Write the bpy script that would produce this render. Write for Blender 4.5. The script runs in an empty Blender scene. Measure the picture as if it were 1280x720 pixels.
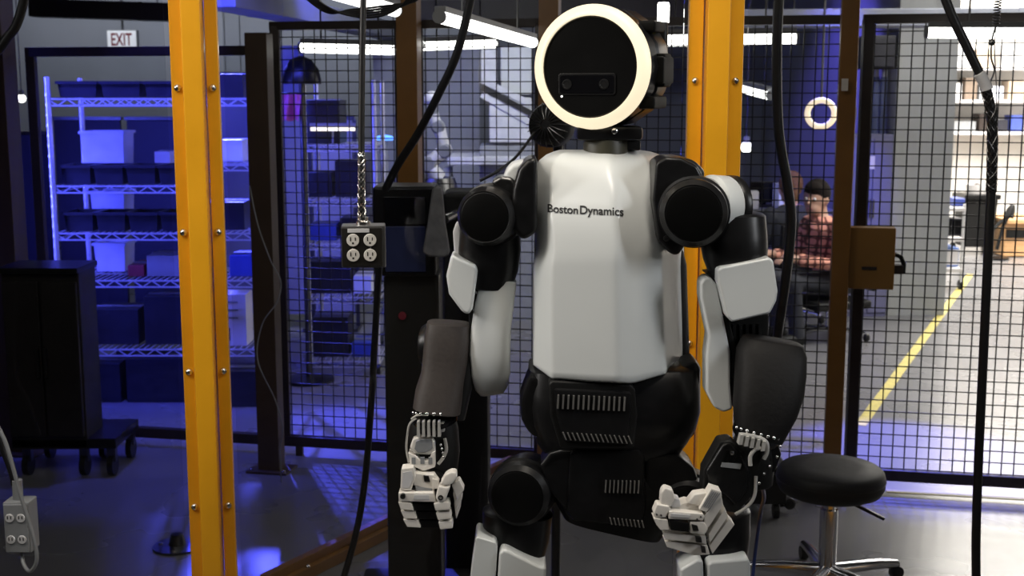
import bpy, bmesh, math, random
from mathutils import Vector, Matrix
from mathutils.bvhtree import BVHTree
random.seed(7)
V = Vector
scene = bpy.context.scene
COL = scene.collection

# ---------------------------------------------------------------- camera
H, F, TILT = 1.57, 1544.0, math.radians(8.84)
cam_d = bpy.data.cameras.new('camera'); cam = bpy.data.objects.new('camera', cam_d); COL.objects.link(cam)
cam.location = (0, 0, H); cam.rotation_euler = (math.pi/2 - TILT, 0, 0)
cam_d.sensor_width = 36; cam_d.lens = F/1280*36; cam_d.clip_start = .05; cam_d.clip_end = 100
scene.camera = cam
cam_d.dof.use_dof = True; cam_d.dof.focus_distance = 2.45; cam_d.dof.aperture_fstop = 8

# ---------------------------------------------------------------- world, exposure
w = bpy.data.worlds.new('world'); scene.world = w; w.use_nodes = True
w.node_tree.nodes['Background'].inputs[0].default_value = (.30, .34, .46, 1)
w.node_tree.nodes['Background'].inputs[1].default_value = .05
vs = scene.view_settings
scene.display_settings.display_device = 'sRGB'
vs.view_transform = 'Standard'; vs.look = 'None'; vs.gamma = 1; vs.exposure = 0; vs.use_curve_mapping = False

# ---------------------------------------------------------------- large lights
def area(name, loc, target, sx, sy, power, color, spread=180):
    d = bpy.data.lights.new(name, 'AREA'); d.shape = 'RECTANGLE'; d.size = sx; d.size_y = sy
    d.energy = power; d.color = color; d.spread = math.radians(spread)
    o = bpy.data.objects.new(name, d); COL.objects.link(o); o.location = loc
    o.rotation_euler = (V(target)-V(loc)).to_track_quat('-Z', 'Y').to_euler()
    return o
def spot(name, loc, target, power, color, deg, blend=.4, size=.05):
    d = bpy.data.lights.new(name, 'SPOT'); d.energy = power; d.color = color
    d.spot_size = math.radians(deg); d.spot_blend = blend; d.shadow_soft_size = size
    o = bpy.data.objects.new(name, d); COL.objects.link(o); o.location = loc
    o.rotation_euler = (V(target)-V(loc)).to_track_quat('-Z', 'Y').to_euler()
    return o
WARM, BLUE = (1, .91, .79), (.085, .095, 1)
area('ceiling_lamp_left', (-1.35, 1.72, 3.0), (-.05, 2.45, 1.2), .3, 1.0, 12, WARM, 130)
area('ceiling_lamp_right', (.45, 1.92, 3.0), (.10, 2.45, 1.2), .3, 1.0, 11, WARM, 130)
area('fill_front', (-1.0, .7, 3.2), (-.6, 2.6, 1.0), 1.6, .3, 3.2, (1, .96, .90), 110)  # unseen fill added in front to lift the near left post
area('side_fill_left', (-2.5, 1.95, 2.2), (.05, 2.45, 1.15), .3, .8, 4, (1, .96, .92), 60)  # unseen side fill, added to brighten the left chest bevel
area('side_fill_right', (2.4, 1.2, 2.3), (.18, 2.4, 1.15), .3, .8, 2.6, (.95, .97, 1), 60)  # matching fill added for the right chest bevel, no fixture known
area('corridor_lamp', (4.9, 11.0, 3.2), (4.9, 11.3, 0), 2.0, 3.2, 700, (1, .93, .84))
area('corridor_lamp_near', (3.3, 6.2, 3.2), (2.9, 7.0, 0), 1.4, 2.4, 125, (1, .95, .88), 130)
area('room_lamp_back', (-3.0, 11.8, 3.2), (-3.0, 13.2, 2.4), 5.0, .5, 28, (.90, .93, 1), 90)
area('white_fill_middle', (-.2, 6.5, 3.2), (-.3, 8.7, 1.4), 1.2, .3, 19, (.94, .97, 1), 90)  # added white fill so the centre beyond the mesh reads neutral
area('blue_stage_lamp_left', (-1.9, 5.6, 2.35), (-1.9, 6.3, 1.0), 2.0, .2, 46, BLUE, 110)
area('blue_fill_side', (-3.3, 5.5, 1.3), (-1.9, 6.45, 1.0), .3, 1.2, 24, BLUE, 90)  # added blue fill out of view, brightens the tubs on the rack
area('blue_stage_lamp_middle', (-1.3, 7.0, 2.35), (-1.5, 8.2, 1.5), 1.0, .2, 10, BLUE, 80)
spot('blue_stage_lamp_right', (1.7, 6.6, 3.1), (2.25, 8.75, 1.0), 520, (.11, .11, 1), 17, .5, .1)
spot('blue_stage_lamp_back', (1.2, 8.9, 3.1), (2.69, 10.4, 1.0), 420, (.14, .11, 1), 60, .7, .1)
spot('blue_spot_floor_left', (-1.9, 8.0, 2.6), (-.25, 4.85, 0), 2400, BLUE, 33, .5, .03)
spot('blue_spot_floor_far', (-1.5, 5.15, 2.6), (-1.55, 5.35, 0), 110, BLUE, 46, .6, .05)
spot('blue_spot_floor_right', (1.9, 7.4, 3.1), (1.75, 5.22, 0), 2400, (.10, .11, 1), 20, .5, .05)

# ---------------------------------------------------------------- helpers: picture ray -> point at a real depth
CT, ST = math.cos(TILT), math.sin(TILT)
def ray(px, py):
    u, v = (px-640)/F, (360-py)/F
    return V((u, v*ST+CT, v*CT-ST))
def P(px, py, Y):
    d = ray(px, py); return V((0, 0, H)) + d*(Y/d.y)
def G(px, py, z=0.0):
    d = ray(px, py); return V((0, 0, H)) + d*((z-H)/d.z)
def S(Y, py=360):                                   # metres per pixel at depth Y
    return Y/ray(640, py).y/F

# ---------------------------------------------------------------- helpers: materials
MATS = {}
def mat(name, col, rough=.5, metal=0, var=.12, scale=18, bump=0, coat=0, emit=None, estr=0, spec=.5, stretch=None):
    if name in MATS: return MATS[name]
    m = bpy.data.materials.new(name); m.use_nodes = True
    nt = m.node_tree; b = nt.nodes['Principled BSDF']
    tc = nt.nodes.new('ShaderNodeTexCoord'); nz = nt.nodes.new('ShaderNodeTexNoise')
    nz.inputs['Scale'].default_value = scale; nz.inputs['Detail'].default_value = 5
    if stretch:
        mp = nt.nodes.new('ShaderNodeMapping'); mp.inputs['Scale'].default_value = stretch
        nt.links.new(tc.outputs['Object'], mp.inputs['Vector']); nt.links.new(mp.outputs[0], nz.inputs['Vector'])
    else: nt.links.new(tc.outputs['Object'], nz.inputs['Vector'])
    r = nt.nodes.new('ShaderNodeValToRGB'); r.color_ramp.elements[0].position = .3; r.color_ramp.elements[1].position = .7
    r.color_ramp.elements[0].color = tuple(c*(1-var) for c in col)+(1,)
    r.color_ramp.elements[1].color = tuple(min(1, c*(1+var)) for c in col)+(1,)
    nt.links.new(nz.outputs['Fac'], r.inputs[0]); nt.links.new(r.outputs[0], b.inputs['Base Color'])
    mr = nt.nodes.new('ShaderNodeMapRange'); mr.inputs['To Min'].default_value = max(.02, rough*.85); mr.inputs['To Max'].default_value = min(1, rough*1.15)
    nt.links.new(nz.outputs['Fac'], mr.inputs['Value']); nt.links.new(mr.outputs[0], b.inputs['Roughness'])
    b.inputs['Metallic'].default_value = metal; b.inputs['Specular IOR Level'].default_value = spec
    b.inputs['Coat Weight'].default_value = coat; b.inputs['Coat Roughness'].default_value = .15
    if bump:
        bp = nt.nodes.new('ShaderNodeBump'); bp.inputs['Strength'].default_value = bump; bp.inputs['Distance'].default_value = .004
        nt.links.new(nz.outputs['Fac'], bp.inputs['Height']); nt.links.new(bp.outputs[0], b.inputs['Normal'])
    if emit:
        b.inputs['Emission Color'].default_value = tuple(emit)+(1,); b.inputs['Emission Strength'].default_value = estr
    MATS[name] = m; return m
def glass_mat(name, tint, gloss):
    if name in MATS: return MATS[name]
    m = bpy.data.materials.new(name); m.use_nodes = True; nt = m.node_tree
    for n in list(nt.nodes):
        if n.type == 'BSDF_PRINCIPLED': nt.nodes.remove(n)
    out = [n for n in nt.nodes if n.type == 'OUTPUT_MATERIAL'][0]
    t = nt.nodes.new('ShaderNodeBsdfTransparent'); t.inputs[0].default_value = tint+(1,)
    g = nt.nodes.new('ShaderNodeBsdfGlossy'); g.inputs['Roughness'].default_value = .02
    fr = nt.nodes.new('ShaderNodeFresnel'); fr.inputs[0].default_value = 1.45
    ml = nt.nodes.new('ShaderNodeMath'); ml.operation = 'MULTIPLY'; ml.inputs[1].default_value = gloss
    mx = nt.nodes.new('ShaderNodeMixShader')
    nt.links.new(fr.outputs[0], ml.inputs[0]); nt.links.new(ml.outputs[0], mx.inputs[0])
    nt.links.new(t.outputs[0], mx.inputs[1]); nt.links.new(g.outputs[0], mx.inputs[2]); nt.links.new(mx.outputs[0], out.inputs[0])
    MATS[name] = m; return m

M_BLACK = mat('satin_black', (.007, .007, .0075), .33, 0, .2, 40, spec=.32)
M_BLACKM = mat('matte_black', (.006, .006, .006), .55, 0, .2, 60, .05, spec=.3)
M_GLOSSB = mat('gloss_black', (.004, .004, .005), .12, 0, .1, 10)
M_FACE = mat('face_black', (.003, .003, .003), .30, 0, .1, 10, spec=.25)
M_WHITE = mat('robot_white', (.63, .655, .648), .36, 0, .02, 6, 0, .25)
M_HANDW = mat('hand_white', (.72, .69, .64), .4, 0, .05, 60, .03)
M_STEEL = mat('steel', (.62, .60, .57), .25, 1, .08, 30)
M_DSTEEL = mat('dark_steel', (.13, .13, .13), .32, 1, .15, 40)
M_FORE = mat('forearm_black_lit', (.035, .028, .025), .62, 0, .12, 120, .15)  # left forearm: same black with the warm light put into its colour
M_FORE2 = mat('forearm_black', (.008, .0075, .0075), .6, 0, .12, 120, .15, spec=.2)  # right forearm: darker copy of the same black
M_YEL = mat('yellow_paint', (.84, .39, .012), .38, 0, .05, 9, .02, .15)
M_YELD = mat('amber_brown_paint', (.22, .10, .018), .42, 0, .1, 9, .02, .1)
M_BROWN = mat('brown_paint', (.05, .030, .018), .5, 0, .12, 12)
M_DBROWN = mat('dark_brown_frame', (.022, .014, .011), .5, 0, .15, 14)
M_WIRE = mat('wire_black', (.012, .012, .013), .5, 0, .1, 30)
M_RUB = mat('cable_rubber', (.008, .008, .009), .42, 0, .15, 80)
M_GREY = mat('grey_plastic', (.22, .23, .24), .5, 0, .08, 20)
M_LGREY = mat('pale_grey', (.55, .55, .56), .5, 0, .06, 20)
M_CHROME = mat('chrome', (.75, .75, .77), .14, 1, .04, 20)
M_TUBE = mat('tube_diffuser', (.9, .9, .88), .4, 0, .01, 5, emit=(1, .97, .90), estr=5)
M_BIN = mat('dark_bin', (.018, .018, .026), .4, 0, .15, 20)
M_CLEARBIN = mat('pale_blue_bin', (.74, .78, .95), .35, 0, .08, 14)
M_GLASS = glass_mat('clear_panel', (.93, .94, .95), .55)

# ---------------------------------------------------------------- helpers: mesh builder
W = {}
def rotz(a): return Matrix.Rotation(a, 3, 'Z')
class MB:
    def __init__(s): s.v = []; s.f = []
    def add(s, vs, fs):
        n = len(s.v); s.v += [V(p) for p in vs]; s.f += [[i+n for i in q] for q in fs]; return s
    def box(s, c, size, rot=None):
        c = V(c); hx, hy, hz = [q/2 for q in size]; R = rot or Matrix.Identity(3)
        vs = [c + R @ V((x*hx, y*hy, z*hz)) for x in (-1, 1) for y in (-1, 1) for z in (-1, 1)]
        return s.add(vs, [(0,1,3,2),(4,6,7,5),(0,4,5,1),(2,3,7,6),(0,2,6,4),(1,5,7,3)])
    def bar(s, p, q, wd, dp, up=(0, 0, 1)):            # square bar from p to q
        p, q = V(p), V(q); d = (q-p).normalized(); u = V(up)
        if abs(d.dot(u)) > .97: u = V((0, 1, 0))
        a = d.cross(u).normalized(); b = a.cross(d).normalized()
        vs = [e + a*x*wd/2 + b*y*dp/2 for e in (p, q) for x, y in ((-1,-1),(1,-1),(1,1),(-1,1))]
        return s.add(vs, [(3,2,1,0),(4,5,6,7),(0,1,5,4),(1,2,6,5),(2,3,7,6),(3,0,4,7)])
    def loft(s, rings, cap=True, closed=False):
        n = len(rings[0]); vs = [p for r in rings for p in r]; fs = []
        m = len(rings)
        for i in range(m if closed else m-1):
            j = (i+1) % m
            for k in range(n): fs.append((i*n+k, i*n+(k+1) % n, j*n+(k+1) % n, j*n+k))
        if cap and not closed: fs += [tuple(range(n-1, -1, -1)), tuple((m-1)*n+k for k in range(n))]
        return s.add(vs, fs)
    def tube(s, pts, r, n=8, closed=False):
        pts = [V(p) for p in pts]; m = len(pts); rings = []; prev = None
        for i, p in enumerate(pts):
            if closed: d = pts[(i+1) % m]-pts[i-1]
            else: d = pts[min(i+1, m-1)]-pts[max(i-1, 0)]
            d.normalize()
            if prev is None:
                u = V((0, 0, 1)) if abs(d.z) < .9 else V((1, 0, 0)); a = d.cross(u).normalized()
            else: a = (prev-d*prev.dot(d)).normalized()
            prev = a; b = d.cross(a); rr = r[i] if isinstance(r, (list, tuple)) else r
            rings.append([p+a*rr*math.cos(2*math.pi*k/n)+b*rr*math.sin(2*math.pi*k/n) for k in range(n)])
        return s.loft(rings, True, closed)
    def cyl(s, p, q, r, n=12, r2=None): return s.tube([p, q], [r, r if r2 is None else r2], n)
    def lathe(s, c, axis, prof, n=32, sx=1.0):          # prof: (radius, height along the axis)
        c = V(c); d = V(axis).normalized(); u = V((0, 0, 1)) if abs(d.z) < .9 else V((0, 1, 0))
        a = d.cross(u).normalized(); b = a.cross(d).normalized()
        rings = [[c+d*h+a*r*sx*math.cos(2*math.pi*k/n)+b*r*math.sin(2*math.pi*k/n) for k in range(n)] for r, h in prof]
        return s.loft(rings, True)
    def ring(s, c, axis, prof, n=48):                   # closed profile, open middle
        c = V(c); d = V(axis).normalized(); u = V((0, 0, 1)) if abs(d.z) < .9 else V((0, 1, 0))
        a = d.cross(u).normalized(); b = a.cross(d).normalized(); m = len(prof)
        vs = [c+d*h+a*r*math.cos(2*math.pi*k/n)+b*r*math.sin(2*math.pi*k/n) for k in range(n) for r, h in prof]
        fs = [(k*m+i, k*m+(i+1) % m, ((k+1) % n)*m+(i+1) % m, ((k+1) % n)*m+i) for k in range(n) for i in range(m)]
        return s.add(vs, fs)
    def prism(s, pts, vec):
        pts = [V(p) for p in pts]; vec = V(vec); n = len(pts)
        return s.add(pts+[p+vec for p in pts], [tuple(range(n-1, -1, -1)), tuple(range(n, 2*n))]+[(k, (k+1) % n, n+(k+1) % n, n+k) for k in range(n)])
    def slab(s, pts, Y, depth):                         # outline of (px, py[, dY]) at depth Y, given real thickness away from the viewer
        n = len(pts); fr = [P(p[0], p[1], Y+(p[2] if len(p) > 2 else 0)) for p in pts]
        return s.prism(fr, (0, depth, 0))
    def ball(s, c, r, n=12, m=8, sz=(1, 1, 1)):
        c = V(c); rings = []
        for i in range(m+1):
            t = math.pi*(i/m); t = min(max(t, .02), math.pi-.02)
            rings.append([c+V((r*sz[0]*math.sin(t)*math.cos(2*math.pi*k/n), r*sz[1]*math.sin(t)*math.sin(2*math.pi*k/n), r*sz[2]*math.cos(t))) for k in range(n)])
        return s.loft(rings)
    def limb(s, secs, n=28, cap=.35):                   # secs: (px, py, dY, half width px, half depth m, squareness) along the limb
        ctr = [P(q[0], q[1], q[2]) for q in secs]; rings = []; m = len(secs)
        def ringat(c, d, hw, hd, e):
            side = V((-d.z, 0, d.x)); side = side.normalized(); out = []
            for k in range(n):
                t = 2*math.pi*k/n; ct, st = math.cos(t), math.sin(t)
                out.append(c+side*hw*math.copysign(abs(ct)**(2/e), ct)+V((0, 1, 0))*hd*math.copysign(abs(st)**(2/e), st))
            return out
        for i, q in enumerate(secs):
            d = (ctr[min(i+1, m-1)]-ctr[max(i-1, 0)]).normalized()
            hw = q[3]*S(q[2], q[1]); hd = q[4]; e = q[5] if len(q) > 5 else 2.6
            if i == 0 and cap: rings.append(ringat(ctr[0]-d*min(hw, hd)*cap*.35, d, hw*.72, hd*.72, e)); rings.append(ringat(ctr[0]-d*min(hw, hd)*cap*.2, d, hw*.92, hd*.92, e))
            rings.append(ringat(ctr[i], d, hw, hd, e))
            if i == m-1 and cap: rings.append(ringat(ctr[i]+d*min(hw, hd)*cap*.2, d, hw*.92, hd*.92, e)); rings.append(ringat(ctr[i]+d*min(hw, hd)*cap*.35, d, hw*.72, hd*.72, e))
        return s.loft(rings)
    def build(s, name, m, parent=None, origin=None, bevel=0, seg=2, ang=38, stuff=False, subdiv=0):
        me = bpy.data.meshes.new(name)
        if parent is not None: o0 = W[parent.name]
        elif origin is not None: o0 = V(origin)
        else:
            lo = [min(p[i] for p in s.v) for i in range(3)]; hi = [max(p[i] for p in s.v) for i in range(3)]
            o0 = V(((lo[0]+hi[0])/2, (lo[1]+hi[1])/2, lo[2]))
        me.from_pydata([tuple(p-o0) for p in s.v], [], s.f)
        bm = bmesh.new(); bm.from_mesh(me)
        bmesh.ops.recalc_face_normals(bm, faces=bm.faces)
        if bm.calc_volume(signed=True) < 0: bmesh.ops.reverse_faces(bm, faces=bm.faces)
        if bevel:
            es = [e for e in bm.edges if len(e.link_faces) == 2 and e.calc_face_angle(0) > math.radians(30)]
            bmesh.ops.bevel(bm, geom=es, offset=bevel, segments=seg, affect='EDGES', profile=.5, clamp_overlap=True)
        if subdiv:
            bmesh.ops.subdivide_edges(bm, edges=bm.edges, cuts=subdiv, use_grid_fill=True)
        for f in bm.faces: f.smooth = True
        for e in bm.edges:
            if len(e.link_faces) == 2 and e.calc_face_angle(0) > math.radians(ang): e.smooth = False
        bm.to_mesh(me); bm.free()
        me.materials.append(m)
        o = bpy.data.objects.new(name, me); COL.objects.link(o)
        if parent is not None: o.parent = parent; W[o.name] = W[parent.name]
        else: o.location = o0; W[o.name] = o0
        if bevel:
            wn = o.modifiers.new('weighted', 'WEIGHTED_NORMAL'); wn.keep_sharp = True; wn.weight = 80
        if stuff: o['kind'] = 'stuff'
        return o
def tag(o, label, cat, group=None):
    o['label'] = label; o['category'] = cat
    if group: o['group'] = group
    return o
def thing(name, label, cat, loc, group=None):
    o = bpy.data.objects.new(name, None); COL.objects.link(o); o.location = loc; o.empty_display_size = .1
    W[o.name] = V(loc); return tag(o, label, cat, group)
def struct(o): o['kind'] = 'structure'; return o
def curve_pts(pts, k=8):                                # smooth line through points
    pts = [V(p) for p in pts]; out = []
    for i in range(len(pts)-1):
        p0, p1, p2, p3 = pts[max(i-1, 0)], pts[i], pts[i+1], pts[min(i+2, len(pts)-1)]
        for j in range(k):
            t = j/k; out.append(.5*((2*p1)+(p2-p0)*t+(2*p0-5*p1+4*p2-p3)*t*t+(3*p1-p0-3*p2+p3)*t**3))
    return out+[pts[-1]]
def text_mesh(txt, size_w):                             # letters as flat mesh, width size_w, origin at left baseline
    c = bpy.data.curves.new('t', 'FONT'); c.body = txt; c.size = 1; c.offset = .018
    o = bpy.data.objects.new('t', c); COL.objects.link(o)
    bpy.context.view_layer.update(); dg = bpy.context.evaluated_depsgraph_get()
    me = bpy.data.meshes.new_from_object(o.evaluated_get(dg))
    vs = [V(v.co) for v in me.vertices]; fs = [list(p.vertices) for p in me.polygons]
    bpy.data.objects.remove(o); bpy.data.curves.remove(c); bpy.data.meshes.remove(me)
    x0, x1 = min(v.x for v in vs), max(v.x for v in vs); k = size_w/(x1-x0)
    return [V(((v.x-x0)*k, v.y*k, 0)) for v in vs], fs

# ================================================================ the setting
def floor_mat():
    m = mat('concrete_floor', (.155, .153, .158), .27, 0, .09, 1.3)
    nt = m.node_tree; b = nt.nodes['Principled BSDF']
    n2 = nt.nodes.new('ShaderNodeTexNoise'); n2.inputs['Scale'].default_value = 2.2; n2.inputs['Detail'].default_value = 3
    tc = [n for n in nt.nodes if n.type == 'TEX_COORD'][0]; nt.links.new(tc.outputs['Object'], n2.inputs['Vector'])
    mr = nt.nodes.new('ShaderNodeMapRange'); mr.inputs['To Min'].default_value = .2; mr.inputs['To Max'].default_value = .36
    nt.links.new(n2.outputs['Fac'], mr.inputs['Value']); nt.links.new(mr.outputs[0], b.inputs['Roughness'])
    return m
XL, XR, YB, YF, ZC = -6.5, 7.0, 13.5, -2.5, 3.5
M_WALL = mat('wall_paint', (.20, .21, .235), .8, 0, .06, 2)
M_WALLW = mat('wall_white', (.74, .72, .68), .7, 0, .04, 3)
M_CEIL = mat('ceiling_paint', (.10, .105, .115), .9, 0, .1, 2)
struct(MB().box(((XL+XR)/2, (YB+YF)/2, -.05), (XR-XL, YB-YF, .1)).build('floor', floor_mat()))
struct(MB().box(((XL+XR)/2, (YB+YF)/2, ZC+.05), (XR-XL, YB-YF, .1)).build('ceiling', M_CEIL))
struct(MB().box(((XL+3.1)/2, YB+.05, ZC/2), (3.1-XL, .1, ZC)).build('wall_back', M_WALL))
struct(MB().box(((3.1+XR)/2, YB+.05, ZC/2), (XR-3.1, .1, ZC)).build('wall_corridor', M_WALLW))
struct(MB().box((XL-.05, (YB+YF)/2, ZC/2), (.1, YB-YF, ZC)).build('wall_left', M_WALL))
struct(MB().box((XR+.05, (YB+YF)/2, ZC/2), (.1, YB-YF, ZC)).build('wall_right', M_WALLW))
struct(MB().box(((XL+XR)/2, YF-.05, ZC/2), (XR-XL, .1, ZC)).build('wall_front', M_CEIL))
M_PIER = mat('pier_grey', (.33, .34, .335), .65, 0, .06, 3)
x0, x1 = P(1112, 300, 8.8).x, P(1185, 300, 8.8).x
struct(MB().box(((x0+x1)/2, (8.8+YB)/2, ZC/2), (x1-x0, YB-8.8, ZC)).build('wall_middle', M_PIER))
# ================================================================ the cage
def Yf(x): return 5.10-.20*x                             # line of the rear mesh fence
FD = V((1, -.20, 0)).normalized(); FN = V((-.20, -1, 0)).normalized(); FA = math.atan2(-.20, 1)
def fx(px, py=300):                                      # x on the fence line seen at that column
    x = 0
    for _ in range(20): x = P(px, py, Yf(x)).x
    return x
def bolt(mb, c, n, r=.0085): mb.lathe(V(c), n, [(r, 0), (r*.98, .0025), (r*.75, .006), (r*.25, .0078)], 12)

def panel_post(name, label, px, py, Y, wd, zt, yaw, bolts, group=None):
    b = P(px, py, Y); b.z = 0; R = rotz(yaw); n = R @ V((0, -1, 0))
    t = thing(name, label, 'post', b, group)
    MB().box(b+V((0, 0, zt/2))+n*.012, (wd*.40, .075, zt), R).build('channel', M_YEL, t, bevel=.004)
    MB().box(b+V((0, 0, .006)), (wd*1.05, .16, .012), R).build('base_plate', M_YEL, t, bevel=.002)
    for s in (-1, 1):
        c = b+R @ V((s*wd*.355, .012, 0))
        MB().box(c+V((0, 0, zt/2)), (wd*.26, .03, zt-.03), R).build('clamp_strip', M_YEL, t, bevel=.003)
        for z in bolts:
            q = MB(); bolt(q, c+n*.0145+V((0, 0, z)), n); q.build('bolt', M_STEEL, t)
    return t, b, R
def zat(px, py, Y): return P(px, py, Y).z
ZA = [zat(228, y, 2.75) for y in (110, 290, 465, 632)]; dz = (ZA[0]-ZA[3])/3
A_, bA, RA = panel_post('cage_post', 'yellow cage post with bolted clamp strips, nearest one left of the robot', 254, 360, 2.75, .106, 2.45, math.radians(8),
    [ZA[0]+dz*k for k in (2, 1, 0, -1, -2, -3, -4)])
ZB = zat(862, 101, 2.98)
B_, bB, RB = panel_post('cage_post', 'wide yellow cage post standing directly behind the robot', 889, 300, 2.98, .134, 2.45, math.radians(-2),
    [ZB+dz*k for k in (1, 0, -1, -2, -3, -4, -5)])
def plain_post(label, b, wd, dp, zt, m, yaw=FA, name='cage_post'):
    t = thing(name, label, 'post', V((b.x, b.y, 0)))
    MB().box((b.x, b.y, zt/2), (wd, dp, zt), rotz(yaw)).build('upright', m, t, bevel=.004)
    MB().box((b.x, b.y, .005), (wd*1.9, dp*1.9, .01), rotz(yaw)).build('base_plate', m, t, bevel=.002)
    for s in (-1, 1): MB().lathe(V((b.x, b.y, .01))+rotz(yaw) @ V((s*wd*.75, -dp*.7, 0)), (0, 0, 1), [(.008, 0), (.008, .006), (.003, .009)], 8).build('anchor_bolt', M_STEEL, t)
    return t
def fpost(px, off):
    x = 0
    for _ in range(25): x = P(px, 300, Yf(x)-off).x
    return V((x, Yf(x)-off, 0))
C_ = fpost(514, .10); plain_post('amber post of the rear mesh fence, right of the hanging outlet box', C_, .088, .07, 2.5, M_YELD)
Gp = fpost(686, .10); plain_post('amber fence post half hidden behind the ring-lit head', Gp, .080, .07, 2.5, M_YELD)
D_ = fpost(1051, .14); plain_post('amber fence post behind the round stool seat', D_, .066, .07, 2.5, M_YELD)
E_ = fpost(331, .24); plain_post('dark brown post between the near yellow post and outlet box', E_, .095, .07, 1.82, M_BROWN)
F_ = P(8, 300, 5.35); plain_post('dark brown post at the left edge of the photo', F_, .14, .10, 2.5, M_BROWN)
# small label plate and lit edges on the amber post behind the stool
q = MB(); c = P(1056, 106, D_.y-.06); q.box(c, (.024, .006, .045), rotz(FA)); tag(q.build('tag_plate', M_HANDW, bevel=.002), 'small cream tag stuck on the amber post behind the stool', 'tag')

# rear mesh fence: one panel per bay
def mesh_panel(label, xa, xb, z0=.045, zt=1.86, pitch=.046, off=0.0):
    a = V((xa, Yf(xa), 0))+FN*off; b = V((xb, Yf(xb), 0))+FN*off; L = (b-a).length; d = (b-a)/L
    t = thing('mesh_panel', label, 'fence panel', (a+b)/2, )
    up = V((0, 0, 1))
    MB().bar(a+up*(z0+.02), b+up*(z0+.02), .04, .045).build('bottom_rail', M_DBROWN, t, bevel=.003)
    MB().bar(a+up*zt, b+up*zt, .035, .035).build('top_rail', M_DBROWN, t, bevel=.003)
    for e, s in ((a, 1), (b, -1)):
        MB().bar(e+d*s*.02+up*z0, e+d*s*.02+up*zt, .04, .04).build('side_rail', M_DBROWN, t, bevel=.003)
    for e, s in ((a, 1), (b, -1)):
        MB().bar(e+d*s*.08, e+d*s*.08+up*z0, .03, .03).build('foot', M_DBROWN, t)
    q = MB(); n = int(L/pitch)
    for i in range(1, n): q.bar(a+d*(i*L/n)+up*z0, a+d*(i*L/n)+up*zt, .0042, .0042)
    m = int((zt-z0)/pitch)
    for i in range(1, m):
        z = z0+(zt-z0)*i/m; q.bar(a+up*z+FN*.003, b+up*z+FN*.003, .0042, .0042)
    q.build('wire_grid', M_WIRE, t, stuff=True)
    return t
xs = [fx(52), fx(340), fx(514), fx(686), fx(885), fx(1074), 3.2]
mesh_panel('rear fence mesh panel left of the amber post by the outlet box', xs[1]+.02, xs[2]-.02)
mesh_panel('rear fence mesh panel between outlet box post and robot head', xs[2]+.02, xs[3]-.02)
mesh_panel('rear fence mesh panel hidden mostly behind the robot chest', xs[3]+.02, xs[4]-.02)
mesh_panel('rear fence mesh panel in front of the seated people', xs[4]+.02, xs[5]-.05)
mesh_panel('rear fence mesh gate in front of the bright corridor', xs[5]-.02, xs[6])
# left part of the rear fence: clear panel between dark rails
a = V((xs[0], Yf(xs[0]), 0)); b = V((xs[1]-.02, Yf(xs[1]-.02), 0)); up = V((0, 0, 1))
t = thing('clear_fence_panel', 'clear fence panel with dark rails in front of the wire racks', 'fence panel', (a+b)/2)
MB().bar(a+up*.065, b+up*.065, .04, .045).build('bottom_rail', M_DBROWN, t, bevel=.003)
MB().bar(a+up*1.76, b+up*1.76, .04, .04).build('top_rail', M_DBROWN, t, bevel=.003)
MB().bar(a+up*.05, a+up*1.78, .04, .04).build('side_rail', M_DBROWN, t, bevel=.003)
MB().bar(b+up*.05, b+up*1.78, .04, .04).build('side_rail', M_DBROWN, t, bevel=.003)
MB().bar((a+b)/2+up*.9-(b-a)*.49, (a+b)/2+up*.9+(b-a)*.49, .006, 1.68).build('pane', M_GLASS, t)
for e in (a, b): MB().bar(e, e+up*.06, .04, .04).build('foot', M_DBROWN, t)

# clear panels of the front of the cage (behind the robot)
def clear_panel(label, p, q, zt=2.3):
    d = (q-p).normalized(); t = thing('polycarbonate_screen', label, 'screen', (p+q)/2)
    n = V((d.y, -d.x, 0))
    MB().prism([p+up*.10, q+up*.10, q+up*zt, p+up*zt], n*-.006).build('pane', M_GLASS, t)
    MB().bar(p+up*.07, q+up*.07, .05, .07).build('bottom_rail', M_YEL, t, bevel=.003)
    MB().bar(p+up*(zt+.02), q+up*(zt+.02), .05, .06).build('top_rail', M_YEL, t, bevel=.003)
    for e in (p+d*.12, q-d*.12): MB().bar(e, e+up*.04, .05, .05).build('foot', M_YEL, t)
d = (bB-bA).normalized()
clear_panel('clear panel between the two near yellow posts, behind the robot', bA+d*.062, bB-d*.08)
clear_panel('clear panel left of the near yellow post', bA-d*1.5, bA-d*.062)
clear_panel('clear panel right of the wide yellow post', bB+d*.08, bB+d*1.6)

# bolted floor rail running back to the rear fence
p0, p1 = G(330, 745), G(640, 590)
d = (p1-p0).normalized(); n = V((d.y, -d.x, 0))
t = thing('floor_rail', 'yellow floor rail with bolts running back beside the dark equipment stand', 'rail', (p0+p1)/2)
MB().bar(p0+up*.02, p1+up*.02, .07, .04).build('channel', M_YELD, t, bevel=.004)
MB().bar(p0+up*.055, p1+up*.055, .03, .03).build('upper_lip', M_YELD, t, bevel=.003)
for k in range(6):
    q = MB(); bolt(q, p0+(p1-p0)*(.12+.15*k)+up*.04+n*.024, (0, 0, 1), .009); q.build('bolt', M_STEEL, t)

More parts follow.
